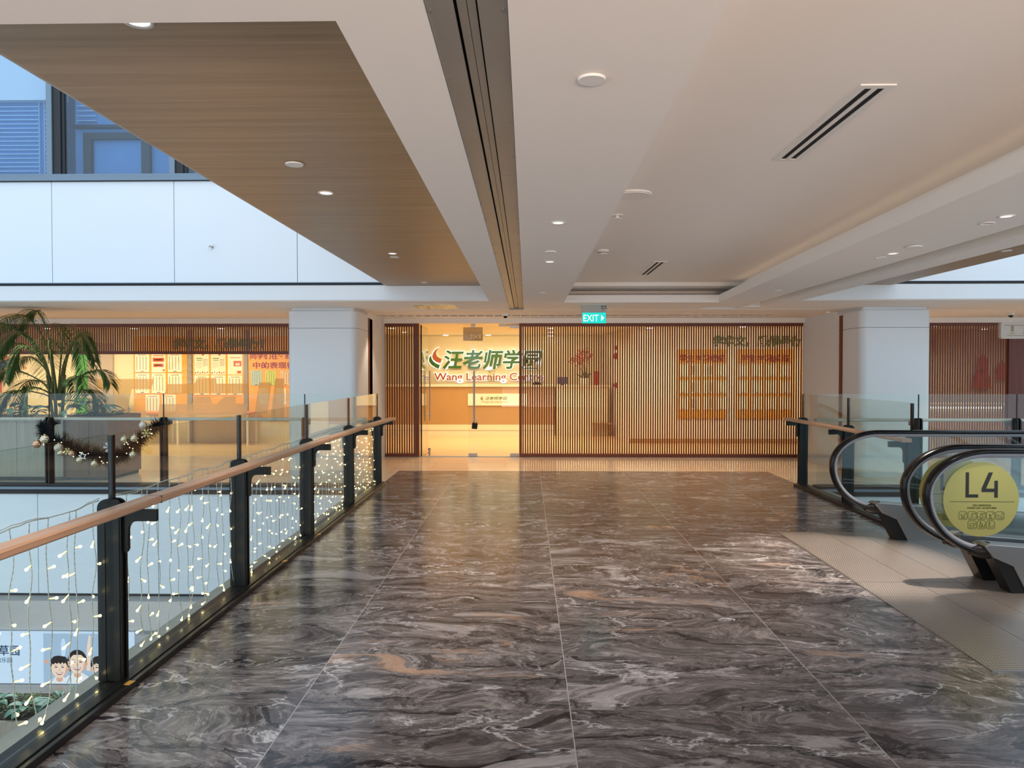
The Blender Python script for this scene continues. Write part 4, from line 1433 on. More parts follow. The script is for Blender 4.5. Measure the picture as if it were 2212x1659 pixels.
sh = [(-0.03, 0, 0.11), (-0.03, 0, 0.165)] + [(-0.03 * math.cos(PI * k / 8), 0, 0.165 + 0.03 * math.sin(PI * k / 8)) for k in range(1, 9)] + [(0.03, 0, 0.11)]
MB().tube(sh, 0.008, 'chrome', 8).build('shackle', p, smooth='all')
p.rotation_euler = (0, 0.10, 0)
t = thing('door_stop', 'small steel floor catch with a loose wire at the foot of the open door leaf', 'door stop', (-1.83, 13.62, 0.0))
MB().cyl((0, 0, 0), 0.018, 0.10, 'steel', 12).ball((0, 0, 0.12), 0.03, 'steel', 12, 8).build('catch', t)
MB().tube([(-0.1, -0.12, 0.012), (-0.05, -0.06, 0.03), (0.0, -0.01, 0.07)], 0.004, 'rubber', 6).build('wire', t)

# sign seen through the doors ------------------------------------------------
ws = thing('shop_sign', 'large green and orange backlit letter sign on the cream wall behind the counter', 'sign', (-2.55, 19.50, 1.29))


def emblem(m, x, z, s, y, mats, grow=0.0):
    def arc(ca, ra, cb, rb, a0, a1):
        A = [(ca[0] + ra * math.cos(a0 + (a1 - a0) * k / 10), ca[1] + ra * math.sin(a0 + (a1 - a0) * k / 10)) for k in range(11)]
        return A
    og = [(0.56, 1.0), (0.40, 0.92), (0.27, 0.76), (0.21, 0.58), (0.25, 0.42), (0.40, 0.30), (0.62, 0.22), (0.70, 0.42), (0.52, 0.52), (0.43, 0.62), (0.40, 0.74), (0.45, 0.88)]
    gr = [(0.15, 0.62), (0.05, 0.46), (0.06, 0.30), (0.18, 0.14), (0.36, 0.02), (0.52, -0.06), (0.60, 0.12), (0.42, 0.20), (0.26, 0.32), (0.18, 0.46)]
    for pts, mt in ((og, mats[0]), (gr, mats[1])):
        cx = sum(p[0] for p in pts) / len(pts)
        cz = sum(p[1] for p in pts) / len(pts)
        q = []
        for a, b_ in pts:
            dx, dz = a - cx, b_ - cz
            l = math.hypot(dx, dz)
            q.append((x + s * (a + dx / l * grow), z + s * (b_ + dz / l * grow)))
        m.prism(q, y, y + 0.02, mt, 'Y')
    return m


ZH = '\u6c6a\u8001\u5e08\u5b66\u56ed'
m = MB().text(ZH, 0.53, 'logo_halo', (0.265, 0.05, 0.40), extrude=0.004, shear=0.18, bold=0.030, width=2.73)
emblem(m, -0.11, 0.38, 0.54, 0.045, ('logo_halo', 'logo_halo'), 0.05)
m.text('Wang Learning Centre', 0.28, 'logo_halo', (0.03, 0.05, 0.045), extrude=0.004, bold=0.020, width=2.98)
m.build('halo', ws)
m = MB().text(ZH, 0.53, 'logo_green', (0.29, 0.02, 0.40), extrude=0.012, shear=0.18, bold=0.0125, width=2.68)
m.build('chinese_lettering', ws)
m = MB().text('Wang Learning Centre', 0.28, 'logo_orange', (0.05, 0.02, 0.045), extrude=0.012, bold=0.006, width=2.94)
m.build('english_lettering', ws)
emblem(MB(), -0.11, 0.38, 0.54, 0.01, ('logo_orange', 'logo_green')).build('emblem', ws)

# reception counter
rc = thing('reception_counter', 'brown-fronted reception counter with a cream plinth behind the glass doors', 'counter', (-1.0, 17.75, 0))
MB().box((-2.9, 0, 0.27), (1.68, 0.6, 1.20), 'counter_brown').build('front', rc)
MB().box((-2.9, -0.02, 0.0), (1.68, 0.6, 0.27), 'counter_white').box((-2.9, -0.024, 0.125), (1.68, -0.02, 0.131), 'ink').build('plinth', rc)
MB().box((-2.95, -0.04, 1.20), (1.68, 0.7, 1.245), 'counter_white').build('worktop', rc)
pl = MB().box((-0.44, -0.03, 0.74), (1.0, 0.0, 1.03), 'paper')
po = pl.build('name_plate', rc)
m = MB().text(ZH, 0.085, 'logo_green', (-0.02, -0.032, 0.885), extrude=0.001, shear=0.18, bold=0.001, width=0.54)
m.text('Wang Learning Centre', 0.05, 'logo_orange', (-0.10, -0.032, 0.815), extrude=0.001, width=0.63)
emblem(m, -0.135, 0.875, 0.105, -0.034, ('logo_orange', 'logo_green'))
m.build('lettering', po)
rw = thing('low_cabinet', 'cream low cabinet continuing right of the brown counter', 'cabinet', (0.70, 17.75, 0))
MB().box((0, 0.02, 0.0), (1.30, 0.6, 1.20), 'counter_white').build('body', rw)
MB().box((-0.01, -0.02, 1.20), (1.32, 0.65, 1.235), 'paper').build('top', rw)

# things on the counter
t = thing('monitor', 'slate blue screen standing on the cream cabinet beside the orchid', 'monitor', (1.02, 17.9, 1.235))
MB().box((-0.27, 0, 0.03), (0.0, 0.02, 0.20), 'slate').build('screen', t)
MB().box((-0.17, 0, 0), (-0.10, 0.08, 0.03), 'rubber').build('foot', t)
t = thing('card_machine', 'small dark device on the counter end under the shop sign', 'device', (0.25, 17.9, 1.245))
MB().prism([(-0.13, 0), (0.13, 0), (0.08, 0.06), (-0.06, 0.07)], 0, 0.1, 'rubber', 'Y').build('body', t)
t = thing('orchid', 'coral red orchid with dark leaves in a white pot on the cabinet', 'potted orchid', (1.42, 17.95, 1.235))
MB().lathe((0, 0, 0), [(0.06, 0), (0.10, 0.02), (0.12, 0.12), (0.11, 0.17), (0.09, 0.17)], 'pot_white', 16).build('pot', t)
m = MB()
ro = random.Random(3)
for k in range(14):
    a = ro.uniform(0, 2 * PI)
    d_ = Vector((math.cos(a), math.sin(a) * 0.5, ro.uniform(0.1, 0.6))).normalized()
    s_ = d_.cross(Vector((0, 0, 1))).normalized() * 0.03
    b0 = Vector((0, 0, 0.17))
    e = b0 + d_ * ro.uniform(0.16, 0.28)
    mid = b0.lerp(e, 0.5) + Vector((0, 0, 0.03))
    m.add([b0, mid + s_, e, mid - s_], [(0, 1, 2, 3)], 'leaf_palm')
m.build('leaves', t)
fl, stm = MB(), MB()
for k in range(5):
    x1 = -0.32 + k * 0.12
    P_ = [Vector((0, 0, 0.17)).lerp(Vector((x1, ro.uniform(-0.05, 0.05), 0.70 - abs(x1) * 0.9)), q / 6) + Vector((0, 0, 0.28 * math.sin(q / 6 * PI * 0.75))) for q in range(7)]
    stm.tube(P_, 0.005, 'stem', 5)
    for q in range(22):
        c = P_[3 + ro.randrange(4)] + Vector((ro.uniform(-0.06, 0.06), ro.uniform(-0.05, 0.05), ro.uniform(-0.08, 0.05)))
        for a in range(5):
            an = a * 2 * PI / 5
            u = Vector((math.cos(an), 0.3, math.sin(an))) * 0.026
            w_ = Vector((-math.sin(an), 0, math.cos(an))) * 0.010
            fl.add([c, c + u * 0.6 + w_, c + u, c + u * 0.6 - w_], [(0, 1, 2, 3)], 'flower')
stm.build('stems', t)
fl.build('flowers', t)
t = thing('gift_card', 'orange red card standing beside the orchid', 'card', (1.72, 17.92, 1.235))
MB().box((-0.06, 0, 0.0), (0.07, 0.02, 0.34), 'red_deco').build('card', t)
t = thing('side_table', 'small dark table low behind the long slat screen', 'side table', (1.95, 17.5, 0))
MB().box((-0.35, 0, 0.30), (0.1, 0.3, 0.33), 'counter_brown').build('top', t)
for x in (-0.32, 0.07):
    for y in (0.03, 0.27):
        MB().box((x - 0.015, y - 0.015, 0), (x + 0.015, y + 0.015, 0.30), 'counter_brown').build('leg', t)
t = thing('paper_lantern', 'string of red paper lanterns hanging on the side wall behind the long slat screen', 'lantern', (2.12, 17.4, 1.24))
MB().tube([(0, 0, 0.05), (0, 0, 0.95)], 0.006, 'red_deco', 5).build('cord', t)
for z, r_ in ((0.9, 0.05), (0.70, 0.07), (0.0, 0.06)):
    MB().ball((0, 0, z), r_, 'red_deco', 12, 8, (0.8, 0.8, 1.2)).build('lantern_body', t)
o = MB().box((-1.27, 14.5, 2.19), (-0.88, 14.515, 2.46), 'acrylic').box((-1.12, 14.502, 2.46), (-1.03, 14.512, 2.52), 'steel').text('EXIT', 0.11, 'etched', (-1.03, 14.495, 2.235), extrude=0.001, mirror=True, align='CENTER', width=None).build('back_of_exit_sign')
tag(o, 'grey acrylic exit sign seen from behind inside the doorway, lettering mirrored', 'sign')
o = MB().box((-0.55, 14.1, 2.455), (0.0, 14.35, 2.515), 'steel').build('ceiling_vent')
tag(o, 'slim grey ceiling unit inside the shop above the closed door leaf', 'vent')

# notice boards and their sheets -----------------------------------------------


def board(name_label, x0, x1, z0, z1, header=None, y=15.99):
    o = MB().box((x0, y - 0.025, z0), (x1, y + 0.005, z1), 'orange_board').build('notice_board')
    tag(o, name_label, 'notice board', 'orange notice boards')
    if header:
        m = MB().text(header, 0.17, 'ink_red', ((x0 + x1) / 2, y - 0.03, z1 - 0.26), extrude=0.002, bold=0.004, align='CENTER', width=min(x1 - x0 - 0.1, 1.05))
        lo = m.build('lettering', None)
        lo.parent = o
    return o


def sheet(label, x, z, w, h, style, paper='paper', y=15.962, group='sheets on the orange boards'):
    m = MB().box((x - w / 2, y - 0.004, z - h / 2), (x + w / 2, y, z + h / 2), paper)
    yy = (y - 0.006, y - 0.004)

    def bar(a, b_, c, d_, mt):
        m.box((x + a * w, yy[0], z + b_ * h), (x + c * w, yy[1], z + d_ * h), mt)
    if style == 'table':
        bar(-0.30, 0.40, 0.30, 0.43, 'ink')
        for k in range(4):
            bar(-0.40 + k * 0.22, -0.36, -0.36 + k * 0.22, 0.34, 'ink')
        bar(-0.12, -0.46, 0.12, -0.43, 'ink_black')
        bar(-0.5, -0.5, 0.5, -0.485, 'ink_orange')
    elif style == 'price':
        bar(-0.36, 0.36, 0.36, 0.40, 'ink_orange')
        bar(-0.40, 0.06, 0.40, 0.27, 'ink_orange')
        bar(-0.36, -0.22, 0.36, -0.04, 'ink_orange')
        bar(-0.30, 0.14, 0.30, 0.19, paper)
        bar(-0.26, -0.15, 0.26, -0.10, paper)
        bar(0.30, -0.44, 0.44, -0.34, 'ink_orange')
    elif style == 'offer':
        bar(-0.32, 0.30, 0.36, 0.33, 'ink_orange')
        bar(-0.10, -0.10, 0.44, 0.16, 'ink_orange')
        m.text('420', h * 0.15, paper, (x + w * 0.17, y - 0.0065, z - h * 0.05), extrude=0.0004, align='CENTER', bold=0.003)
        bar(0.15, -0.44, 0.42, -0.32, 'ink_orange')
    elif style == 'event':
        bar(-0.38, 0.26, 0.05, 0.30, 'ink_green')
        bar(-0.36, 0.17, 0.02, 0.20, 'ink_green')
        for k in range(6):
            bar(-0.40, 0.08 - k * 0.05, 0.0 - 0.05 * (k % 2), 0.09 - k * 0.05, 'ink')
            bar(0.10, 0.22 - k * 0.06, 0.42, 0.24 - k * 0.06, 'ink')
        bar(0.02, 0.42, 0.16, 0.50, 'ink_orange')
        for k in range(6):
            m.cyl((x - 0.42 * w + k * 0.16 * w, y - 0.006, z - 0.42 * h + 0.03 * h * (k % 2)), 0.05 * w, 0.002, 'ink_orange' if k % 3 else 'ink_red', 10, 'Y')
    o = m.build('wall_sheet')
    return tag(o, label, 'paper sheet', group)


board('orange notice board nearest the taupe door, behind the left shop glass', -8.73, -7.53, 0.66, 2.35)
board('orange notice board in the middle behind the left shop glass', -7.40, -6.25, 0.66, 2.35)
bo = board('orange notice board with red Chinese characters next to the left column', -6.16, -4.42, 0.50, 2.35)
m = MB().text('\u540c\u5b66\u4eec\u5728\u5e74\u7ec8\u8003\u8bd5', 0.15, 'ink_red', (-6.12, 15.962, 1.86), extrude=0.002, bold=0.003, width=1.26)
m.text('\u4e2d\u7684\u8868\u73b0\u5f88\u68d2\uff01', 0.15, 'ink_red', (-6.06, 15.962, 1.655), extrude=0.002, bold=0.003, width=1.20)
m.build('lettering', bo)
rows = ['top', 'middle', 'bottom']
cols = ['left', 'middle', 'right']
L1 = [[('table'), ('price'), ('table')], [('table'), ('table'), ('table')], [None, 'table', 'table']]
for r_ in range(3):
    for c_ in range(3):
        if L1[r_][c_]:
            x = -8.53 + c_ * 0.365 + (-0.14 if r_ == 2 else 0)
            zc, hh = ((1.765, 0.42), (1.31, 0.45), (0.85, 0.42))[r_]
            sheet('%s %s %s sheet on the orange board nearest the taupe door' % (rows[r_], cols[c_], 'price' if L1[r_][c_] == 'price' else 'timetable'), x, zc, 0.315, hh, L1[r_][c_])
L2 = [['event', 'event', 'offer'], ['table', 'table', 'table']]
for r_ in range(2):
    for c_ in range(3):
        x = -7.20 + c_ * 0.372
        zc, hh = ((1.735, 0.46), (1.27, 0.44))[r_]
        sheet('%s %s %s sheet on the middle orange board behind the left glass' % (('top', 'lower')[r_], cols[c_], {'event': 'event', 'offer': '420 offer', 'table': 'timetable'}[L2[r_][c_]]), x, zc, 0.325, hh, L2[r_][c_])
for i, (x, pm, nm) in enumerate(((-5.98, 'paper_blue', 'pale blue'), (-5.66, 'paper_green', 'lime green'), (-5.33, 'paper_pink', 'pale orange'))):
    sheet('%s name list on the orange board next to the left column' % nm, x, 1.43, 0.235, 0.33, 'table', pm)
for i, (x, nm) in enumerate(((-5.82, 'left'), (-5.42, 'right'))):
    sheet('%s white list, lower row on the orange board next to the left column' % nm, x, 1.02, 0.20, 0.36, 'table')
# the boards behind the long slat screen
R_SETS = ((3.29, 4.38, 'left', 4), (4.57, 5.80, 'middle', 4), (5.98, 6.9, 'right', 3))
for x0, x1, nm, nc in R_SETS:
    board('%s of the three orange boards behind the long slat screen' % nm, x0, x1, 0.55, 2.06, '\u5b66\u751f\u5b66\u4e60\u6210\u7ee9')
    for r_ in range(3):
        for c_ in range(nc):
            sheet('white sheet, %s row, %s, on the %s board behind the long slat screen' % (rows[r_], ['first from left', 'second from left', 'third from left', 'fourth from left'][c_], nm),
                  x0 + (c_ + 0.5) * (x1 - x0) / nc, 1.60 - r_ * 0.36, (x1 - x0) / nc * 0.80, 0.29, 'table', group='sheets behind the long slat screen')
o = MB().text('\u5b66\u534e\u6587\uff0c\u6211\u4eec\u6700\u884c\uff01', 0.24, 'logo_green', (4.05, 15.985, 2.15), extrude=0.006, shear=0.2, bold=0.010, width=2.05).build('wall_lettering')
tag(o, 'green slanted Chinese slogan high on the wall behind the long slat screen', 'lettering')
o = MB().text('\u5b66\u534e\u6587\uff0c\u6211\u4eec\u6700\u884c\uff01', 0.24, 'logo_green', (-7.85, 15.94, 2.10), extrude=0.006, shear=0.2, bold=0.010, width=2.05).build('wall_lettering')
tag(o, 'green slanted Chinese slogan behind the slat band on the left', 'lettering')

# furniture behind the left glass
t = thing('taupe_door', 'taupe classroom door with a small number 2, behind the palm', 'door', (-9.47, 15.95, 0))
MB().box((-0.28, 0, 0), (0.28, 0.04, 2.2), 'taupe_door').build('leaf', t)
MB().text('2', 0.17, 'ink_black', (-0.12, -0.004, 1.60), extrude=0.001).build('number', t)
t = thing('armchair', 'rounded grey armchair in front of the taupe door', 'armchair', (-9.1, 15.2, 0))
MB().prism(round_rect(-0.46, 0.36, 0.0, 0.55, 0.12), 0.12, 0.45, 'grey_pillar').build('seat', t, smooth=True)
MB().prism(round_rect(-0.46, 0.36, 0.10, 1.05, 0.14), 0.42, 0.58, 'grey_pillar', 'Y').build('backrest', t, smooth=True)
for x in (-0.4, 0.3):
    for y in (0.06, 0.5):
        MB().cyl((x, y, 0), 0.02, 0.12, 'rubber', 8).build('leg', t)
o = MB().box((-9.40, 15.05, 1.02), (-9.12, 15.06, 1.18), 'paper').box((-9.36, 15.045, 1.08), (-9.2, 15.05, 1.10), 'ink_black').box((-9.33, 15.045, 1.13), (-9.25, 15.05, 1.145), 'ink_black').box((-9.27, 15.05, 0.9), (-9.25, 15.06, 1.02), 'steel').build('table_sign')
tag(o, 'small white card with black print standing above the armchair', 'card')
for x0, x1, lab in ((-8.35, -7.75, 'short brown table below the first orange board'), (-7.5, -5.9, 'long orange-brown table below the middle orange board')):
    t = thing('activity_table', lab + ', behind the left glass', 'table', ((x0 + x1) / 2, 15.3, 0))
    hx = (x1 - x0) / 2
    MB().box((-hx, 0, 0.66), (hx, 0.6, 0.70), 'table_orange').build('table_top', t)
    for sx in (-hx + 0.05, hx - 0.05):
        for y in (0.05, 0.55):
            MB().box((sx - 0.02, y - 0.02, 0), (sx + 0.02, y + 0.02, 0.66), 'paper').build('leg', t)
o = MB().build('x') if False else None
m = MB()
rm = random.Random(9)
for k in range(70):
    c = (-11.75 + rm.gauss(0, 0.16), 15.985, 1.68 + rm.gauss(0, 0.20))
    m.cyl(c, rm.uniform(0.03, 0.07), 0.004, 'maple', 7, 'Y')
m.box((-11.78, 15.98, 1.1), (-11.72, 15.99, 1.6), 'ink_orange')
tag(m.build('tree_decal'), 'orange maple tree wall decal at the far left edge', 'decal')
t = thing('display_counter', 'long counter with a lit strip under its edge behind the far right slat screen', 'counter', (9.0, 15.3, 0))
MB().box((-1.3, 0.1, 0), (1.1, 0.6, 0.78), 'counter_white').build('body', t)
MB().box((-1.35, 0.0, 0.85), (1.15, 0.65, 0.90), 'counter_white').build('top', t)
MB().box((-1.0, 0.02, 0.80), (0.9, 0.05, 0.84), 'strip_lamp').build('strip_lamp', t)
t = thing('red_ornament', 'orange red hanging ornament behind the far right slat screen', 'ornament', (10.2, 16.5, 1.2))
for dx, z, s_ in ((0, 0.0, 0.22), (0.02, 0.35, 0.13), (0.45, 0.2, 0.14)):
    MB().prism([(dx - s_, z), (dx + s_, z), (dx + s_ * 0.7, z + 0.3), (dx, z + 0.42), (dx - s_ * 0.7, z + 0.3)], 0, 0.03, 'red_deco', 'Y').build('petal', t)
o = MB().box((7.6, 16.55, 2.0), (9.2, 16.6, 2.28), 'counter_brown').text('\u5b66\u4e60\u4e2d\u5fc3', 0.17, 'etched', (8.4, 16.545, 2.06), extrude=0.002, align='CENTER').build('wall_plaque')
tag(o, 'brown plaque high on the wall behind the far right slat screen', 'plaque')

# ---------------------------------------------------------------- lower storey light box
t = thing('light_box', 'bright advertising light box with two smiling children, one storey down', 'light box', (-8.5, 13.38, -4.29))
MB().box((-5.3, 0, 0), (1.12, 0.06, 0.97), 'lightbox').build('face', t)
m = MB()
m.text('\u8349\u56ed', 0.21, 'box_ink', (-1.02, -0.003, 0.545), extrude=0.001, align='RIGHT', bold=0.002)
m.text('\u7684\u4e50\u56ed', 0.105, 'box_ink', (-1.17, -0.003, 0.40), extrude=0.001, align='RIGHT')
m.text('\u2014', 0.08, 'box_ink', (-1.42, -0.003, 0.27), extrude=0.001, align='RIGHT')
m.build('lettering', t)
m = MB()


def blob(cx, cz, rx, rz, mat, y, n=24, flat=None):
    pts = []
    for k in range(n):
        a = 2 * PI * k / n
        z = cz + rz * math.sin(a)
        if flat is not None:
            z = max(z, flat)
        pts.append((cx + rx * math.cos(a), z))
    m.prism(pts, y, y + 0.001, mat, 'Y')


m.box((-0.58, -0.0015, 0.02), (0.75, 0, 0.95), 'box_shade')
blob(-0.20, 0.68, 0.05, 0.18, 'lightbox', -0.003)
blob(-0.52, 0.42, 0.05, 0.05, 'box_cheek', -0.003, 4)


def head(cx, cz, s, girl):
    """One smiling head of the printed photograph: outlines in (x, z), scaled by s."""
    def P(pts, mat, y):
        m.prism([(cx + s * a, cz + s * b_) for a, b_ in pts], y, y + 0.0008, mat, 'Y')

    def B(x, z, rx, rz, mat, y, n=22):
        blob(cx + s * x, cz + s * z, s * rx, s * rz, mat, y, n)
    bot = (0.01 - cz) / s
    P([(-0.25, bot), (0.25, bot), (0.19, -0.24), (0.07, -0.17), (-0.07, -0.17), (-0.20, -0.25)], 'box_white', -0.003)
    P([(-0.20, bot), (-0.17, bot), (-0.10, -0.20), (-0.13, -0.21)], 'box_shade', -0.0042)
    P([(-0.06, -0.24), (0.0, -0.27), (0.06, -0.24), (0.06, -0.10), (-0.06, -0.10)], 'box_cheek', -0.005)
    if girl:
        B(0, 0.045, 0.168, 0.185, 'box_hair', -0.006, 26)
        P([(-0.165, 0.05), (-0.10, 0.05), (-0.10, -0.13), (-0.13, -0.17), (-0.165, -0.10)], 'box_hair', -0.006)
    else:
        P([(-0.165, -0.02), (-0.185, 0.08), (-0.16, 0.17), (-0.10, 0.22), (-0.02, 0.235), (0.04, 0.225), (0.11, 0.215), (0.165, 0.16), (0.185, 0.07), (0.165, -0.02)], 'box_hair', -0.006)
    for sx in (-1, 1):
        B(sx * 0.155, -0.012, 0.026, 0.042, 'box_cheek', -0.0068)
    P([(-0.145, 0.07), (-0.15, -0.01), (-0.135, -0.09), (-0.09, -0.155), (-0.03, -0.185), (0.03, -0.185), (0.09, -0.155), (0.135, -0.09), (0.15, -0.01), (0.145, 0.07), (0.10, 0.14), (-0.10, 0.14)], 'box_skin', -0.0076)
    P([(0.135, -0.085), (0.15, -0.01), (0.145, 0.05), (0.12, -0.02), (0.10, -0.11), (0.06, -0.165), (0.09, -0.155)], 'box_cheek', -0.0084)
    if girl:
        P([(-0.15, 0.02), (-0.165, 0.09), (-0.11, 0.175), (0.0, 0.215), (0.11, 0.18), (0.165, 0.08), (0.152, 0.0), (0.125, 0.09), (0.05, 0.16), (-0.02, 0.165), (-0.09, 0.12), (-0.13, 0.06)], 'box_hair', -0.0092)
    else:
        P([(-0.155, 0.03), (-0.165, 0.10), (-0.10, 0.20), (0.02, 0.22), (0.12, 0.19), (0.165, 0.09), (0.152, 0.02), (0.135, 0.07), (0.11, 0.105), (0.085, 0.075), (0.055, 0.11), (0.02, 0.07),
           (-0.01, 0.105), (-0.045, 0.075), (-0.075, 0.10), (-0.105, 0.065), (-0.13, 0.08)], 'box_hair', -0.0092)
    for sx in (-0.062, 0.062):
        P([(sx - 0.034, 0.012), (sx - 0.018, 0.023), (sx + 0.012, 0.024), (sx + 0.034, 0.012), (sx + 0.012, 0.006), (sx - 0.016, 0.006)], 'box_hair', -0.0092)
        P([(sx - 0.040, 0.045), (sx - 0.01, 0.058), (sx + 0.036, 0.048), (sx + 0.005, 0.049)], 'box_hair', -0.0092)
    P([(-0.022, -0.048), (-0.010, -0.040), (-0.006, 0.0), (0.004, -0.036), (0.020, -0.048), (0.0, -0.055)], 'box_cheek', -0.0092)
    P([(-0.070, -0.075), (-0.03, -0.082), (0.03, -0.082), (0.070, -0.075), (0.052, -0.112), (0.02, -0.132), (-0.02, -0.132), (-0.052, -0.112)], 'box_lip', -0.0092)
    P([(-0.058, -0.081), (-0.02, -0.086), (0.02, -0.086), (0.058, -0.081), (0.042, -0.104), (0.0, -0.112), (-0.042, -0.104)], 'box_white', -0.0100)


head(-0.275, 0.30, 1.0, False)
head(0.065, 0.40, 1.08, True)
# raised arm and a third child at the edge
m.prism([(0.24, 0.25), (0.31, 0.25), (0.325, 0.90), (0.29, 0.93), (0.25, 0.70)], -0.006, -0.005, 'box_skin', 'Y')
head(0.50, 0.30, 1.0, False)
m.build('photo_print', t)
MB().box((-5.33, -0.01, -0.02), (1.14, 0.07, 0.0), 'alu').build('frame', t)

# ---------------------------------------------------------------- ceiling fittings
def downlight(label, x, y, z, r=0.045, lit=True, spot=0.0, cone=70, tilt=(0, 0), group='recessed downlights', color=WARM):
    t = thing('downlight', label, 'downlight', (x, y, z), 0, group)
    m = MB()
    n = 24
    vs, fs = [], []
    prof = [(r, -0.001), (r, -0.006), (r * 0.80, -0.006), (r * 0.74, -0.001)]
    for rad, zz in prof:
        for k in range(n):
            a = 2 * PI * k / n
            vs.append((rad * math.cos(a), rad * math.sin(a), zz))
    for i in range(3):
        for k in range(n):
            fs.append((i * n + k, i * n + (k + 1) % n, (i + 1) * n + (k + 1) % n, (i + 1) * n + k))
    m.add(vs, fs, 'white_plastic')
    m.build('trim_ring', t, smooth='all')
    MB().cyl((0, 0, -0.0025), r * 0.76, 0.002, 'lens' if lit else 'lens_off', n).build('lens', t)
    if spot:
        l = bpy.data.lights.new('downlight_beam', 'SPOT')
        l.energy = spot
        l.color = color
        l.spot_size = math.radians(cone)
        l.spot_blend = 0.55
        l.shadow_soft_size = 0.03
        lo = bpy.data.objects.new('downlight_beam', l)
        C.objects.link(lo)
        lo.parent = t
        lo.location = (0, 0, -0.02)
        lo.rotation_euler = (math.radians(tilt[0]), math.radians(tilt[1]), 0)
    return t


Z = 2.55
downlight('downlight nearest the viewer in the white beam right of the metal joint', 0.20, 4.69, Z, spot=120)
downlight('second downlight in the white beam right of the metal joint, past the round cover plate', 0.20, 6.37, Z, spot=130)
downlight('far downlight in the white beam right of the metal joint, near the exit sign', 0.19, 8.90, Z, r=0.042, lit=False, spot=60)
downlight('upper right of the paired downlights by the dark groove, nearest the viewer', 2.95, 4.55, Z, spot=70, cone=55, tilt=(0, 10))
downlight('second of the paired downlights nearest the viewer by the dark groove', 2.97, 4.77, Z, lit=False, spot=150, cone=46, tilt=(6, -22))
downlight('first of the far pair of downlights by the dark groove', 2.97, 5.98, Z, spot=620, cone=50, tilt=(3, 7))
downlight('second of the far pair of downlights by the dark groove', 2.97, 6.19, Z, lit=False, spot=60, tilt=(0, 18))
downlight('single far downlight in the strip by the dark groove', 2.99, 8.71, Z, lit=False, spot=40)
downlight('downlight at the near edge of the wood ceiling, top left', -1.28, 2.385, 2.75, r=0.05, spot=90)
downlight('downlight in the wood ceiling just beyond the plain disc', -1.30, 4.70, 2.75, r=0.05, spot=60, cone=60)
downlight('first of the close pair of downlights in the wood ceiling', -1.32, 7.14, 2.75, spot=60, cone=60)
downlight('second of the close pair of downlights in the wood ceiling', -1.34, 7.36, 2.75, lit=False, spot=30)
downlight('farthest downlight in the wood ceiling, by the dark gap', -1.34, 9.5, 2.75, r=0.04, lit=False, spot=30)
downlight('downlight in the rear soffit right of the exit sign', 2.35, 10.8, Z, lit=False, spot=60)
downlight('downlight in the rear soffit above the palm', -7.16, 10.35, Z, lit=False, spot=50)
downlight('downlight in the soffit right of the right column', 6.36, 10.2, Z, lit=False, spot=40)
downlight('downlight in the brown wood ceiling on the right', 4.60, 7.09, 2.75, lit=False)
# lamps along the rear walkway, in front of the screens
for i, (x, lab) in enumerate(((-2.2, 'in front of the short slat screen'), (0.0, 'in front of the doors, by the security camera'), (2.6, 'in front of the middle of the long slat screen'),
                              (4.9, 'beside the right column'), (7.6, 'in front of the far right slat screen'), (-6.0, 'in front of the orange boards'))):
    downlight('small rear ceiling downlight %s' % lab, x, 11.95, Z, r=0.035, lit=(i >= 3 and i != 5), spot={0: 45, 3: 0}.get(i, 120), cone=95, color=(1.0, 0.82, 0.63))
# plain discs
for x, y, z, r_, lab, nm in ((0.21, 2.38, Z, 0.046, 'round white cover plate on the white beam, nearest the viewer', 'cover_plate'), (0.19, 5.81, Z, 0.045, 'round white cover plate between two beam downlights', 'cover_plate'),
                             (-1.29, 4.03, 2.75, 0.05, 'plain white disc in the wood ceiling', 'cover_plate'), (2.96, 5.63, Z, 0.055, 'round white cover plate in the strip by the dark groove', 'cover_plate')):
    o = MB().lathe((x, y, z - 0.012), [(r_ * 0.96, 0), (r_, 0.004), (r_, 0.008), (r_ * 0.8, 0.012)], 'white_plastic', 28).build(nm, smooth=True)
    tag(o, lab, 'cover plate', 'round ceiling cover plates')
t = thing('ceiling_speaker', 'round ceiling speaker half hidden behind the white beam', 'speaker', (0.72, 4.99, 2.80))
MB().lathe((0, 0, -0.012), [(0.12, 0.0), (0.13, 0.004), (0.13, 0.012)], 'white_plastic', 32).build('rim', t, smooth=True)
MB().cyl((0, 0, -0.015), 0.115, 0.004, 'white_plastic', 32).build('grille', t)
t = thing('sprinkler', 'small sprinkler rose in the raised ceiling beside the white beam', 'sprinkler', (0.70, 5.66, 2.80))
MB().lathe((0, 0, -0.03), [(0.035, 0), (0.037, 0.003), (0.012, 0.008), (0.012, 0.03)], 'white_plastic', 16).build('head', t)
MB().cyl((0, 0, -0.005), 0.045, 0.005, 'white_plastic', 20).build('plate', t)
t = thing('smoke_detector', 'smoke detector in the raised ceiling at the far edge of the beam', 'smoke detector', (0.76, 7.29, 2.80))
MB().lathe((0, 0, -0.045), [(0.03, 0), (0.045, 0.008), (0.052, 0.03), (0.058, 0.035), (0.058, 0.045)], 'white_plastic', 24).build('base', t, smooth=True)
MB().lathe((0, 0, -0.042), [(0.048, 0.01), (0.050, 0.016)], 'vent_black', 24).build('slots', t)
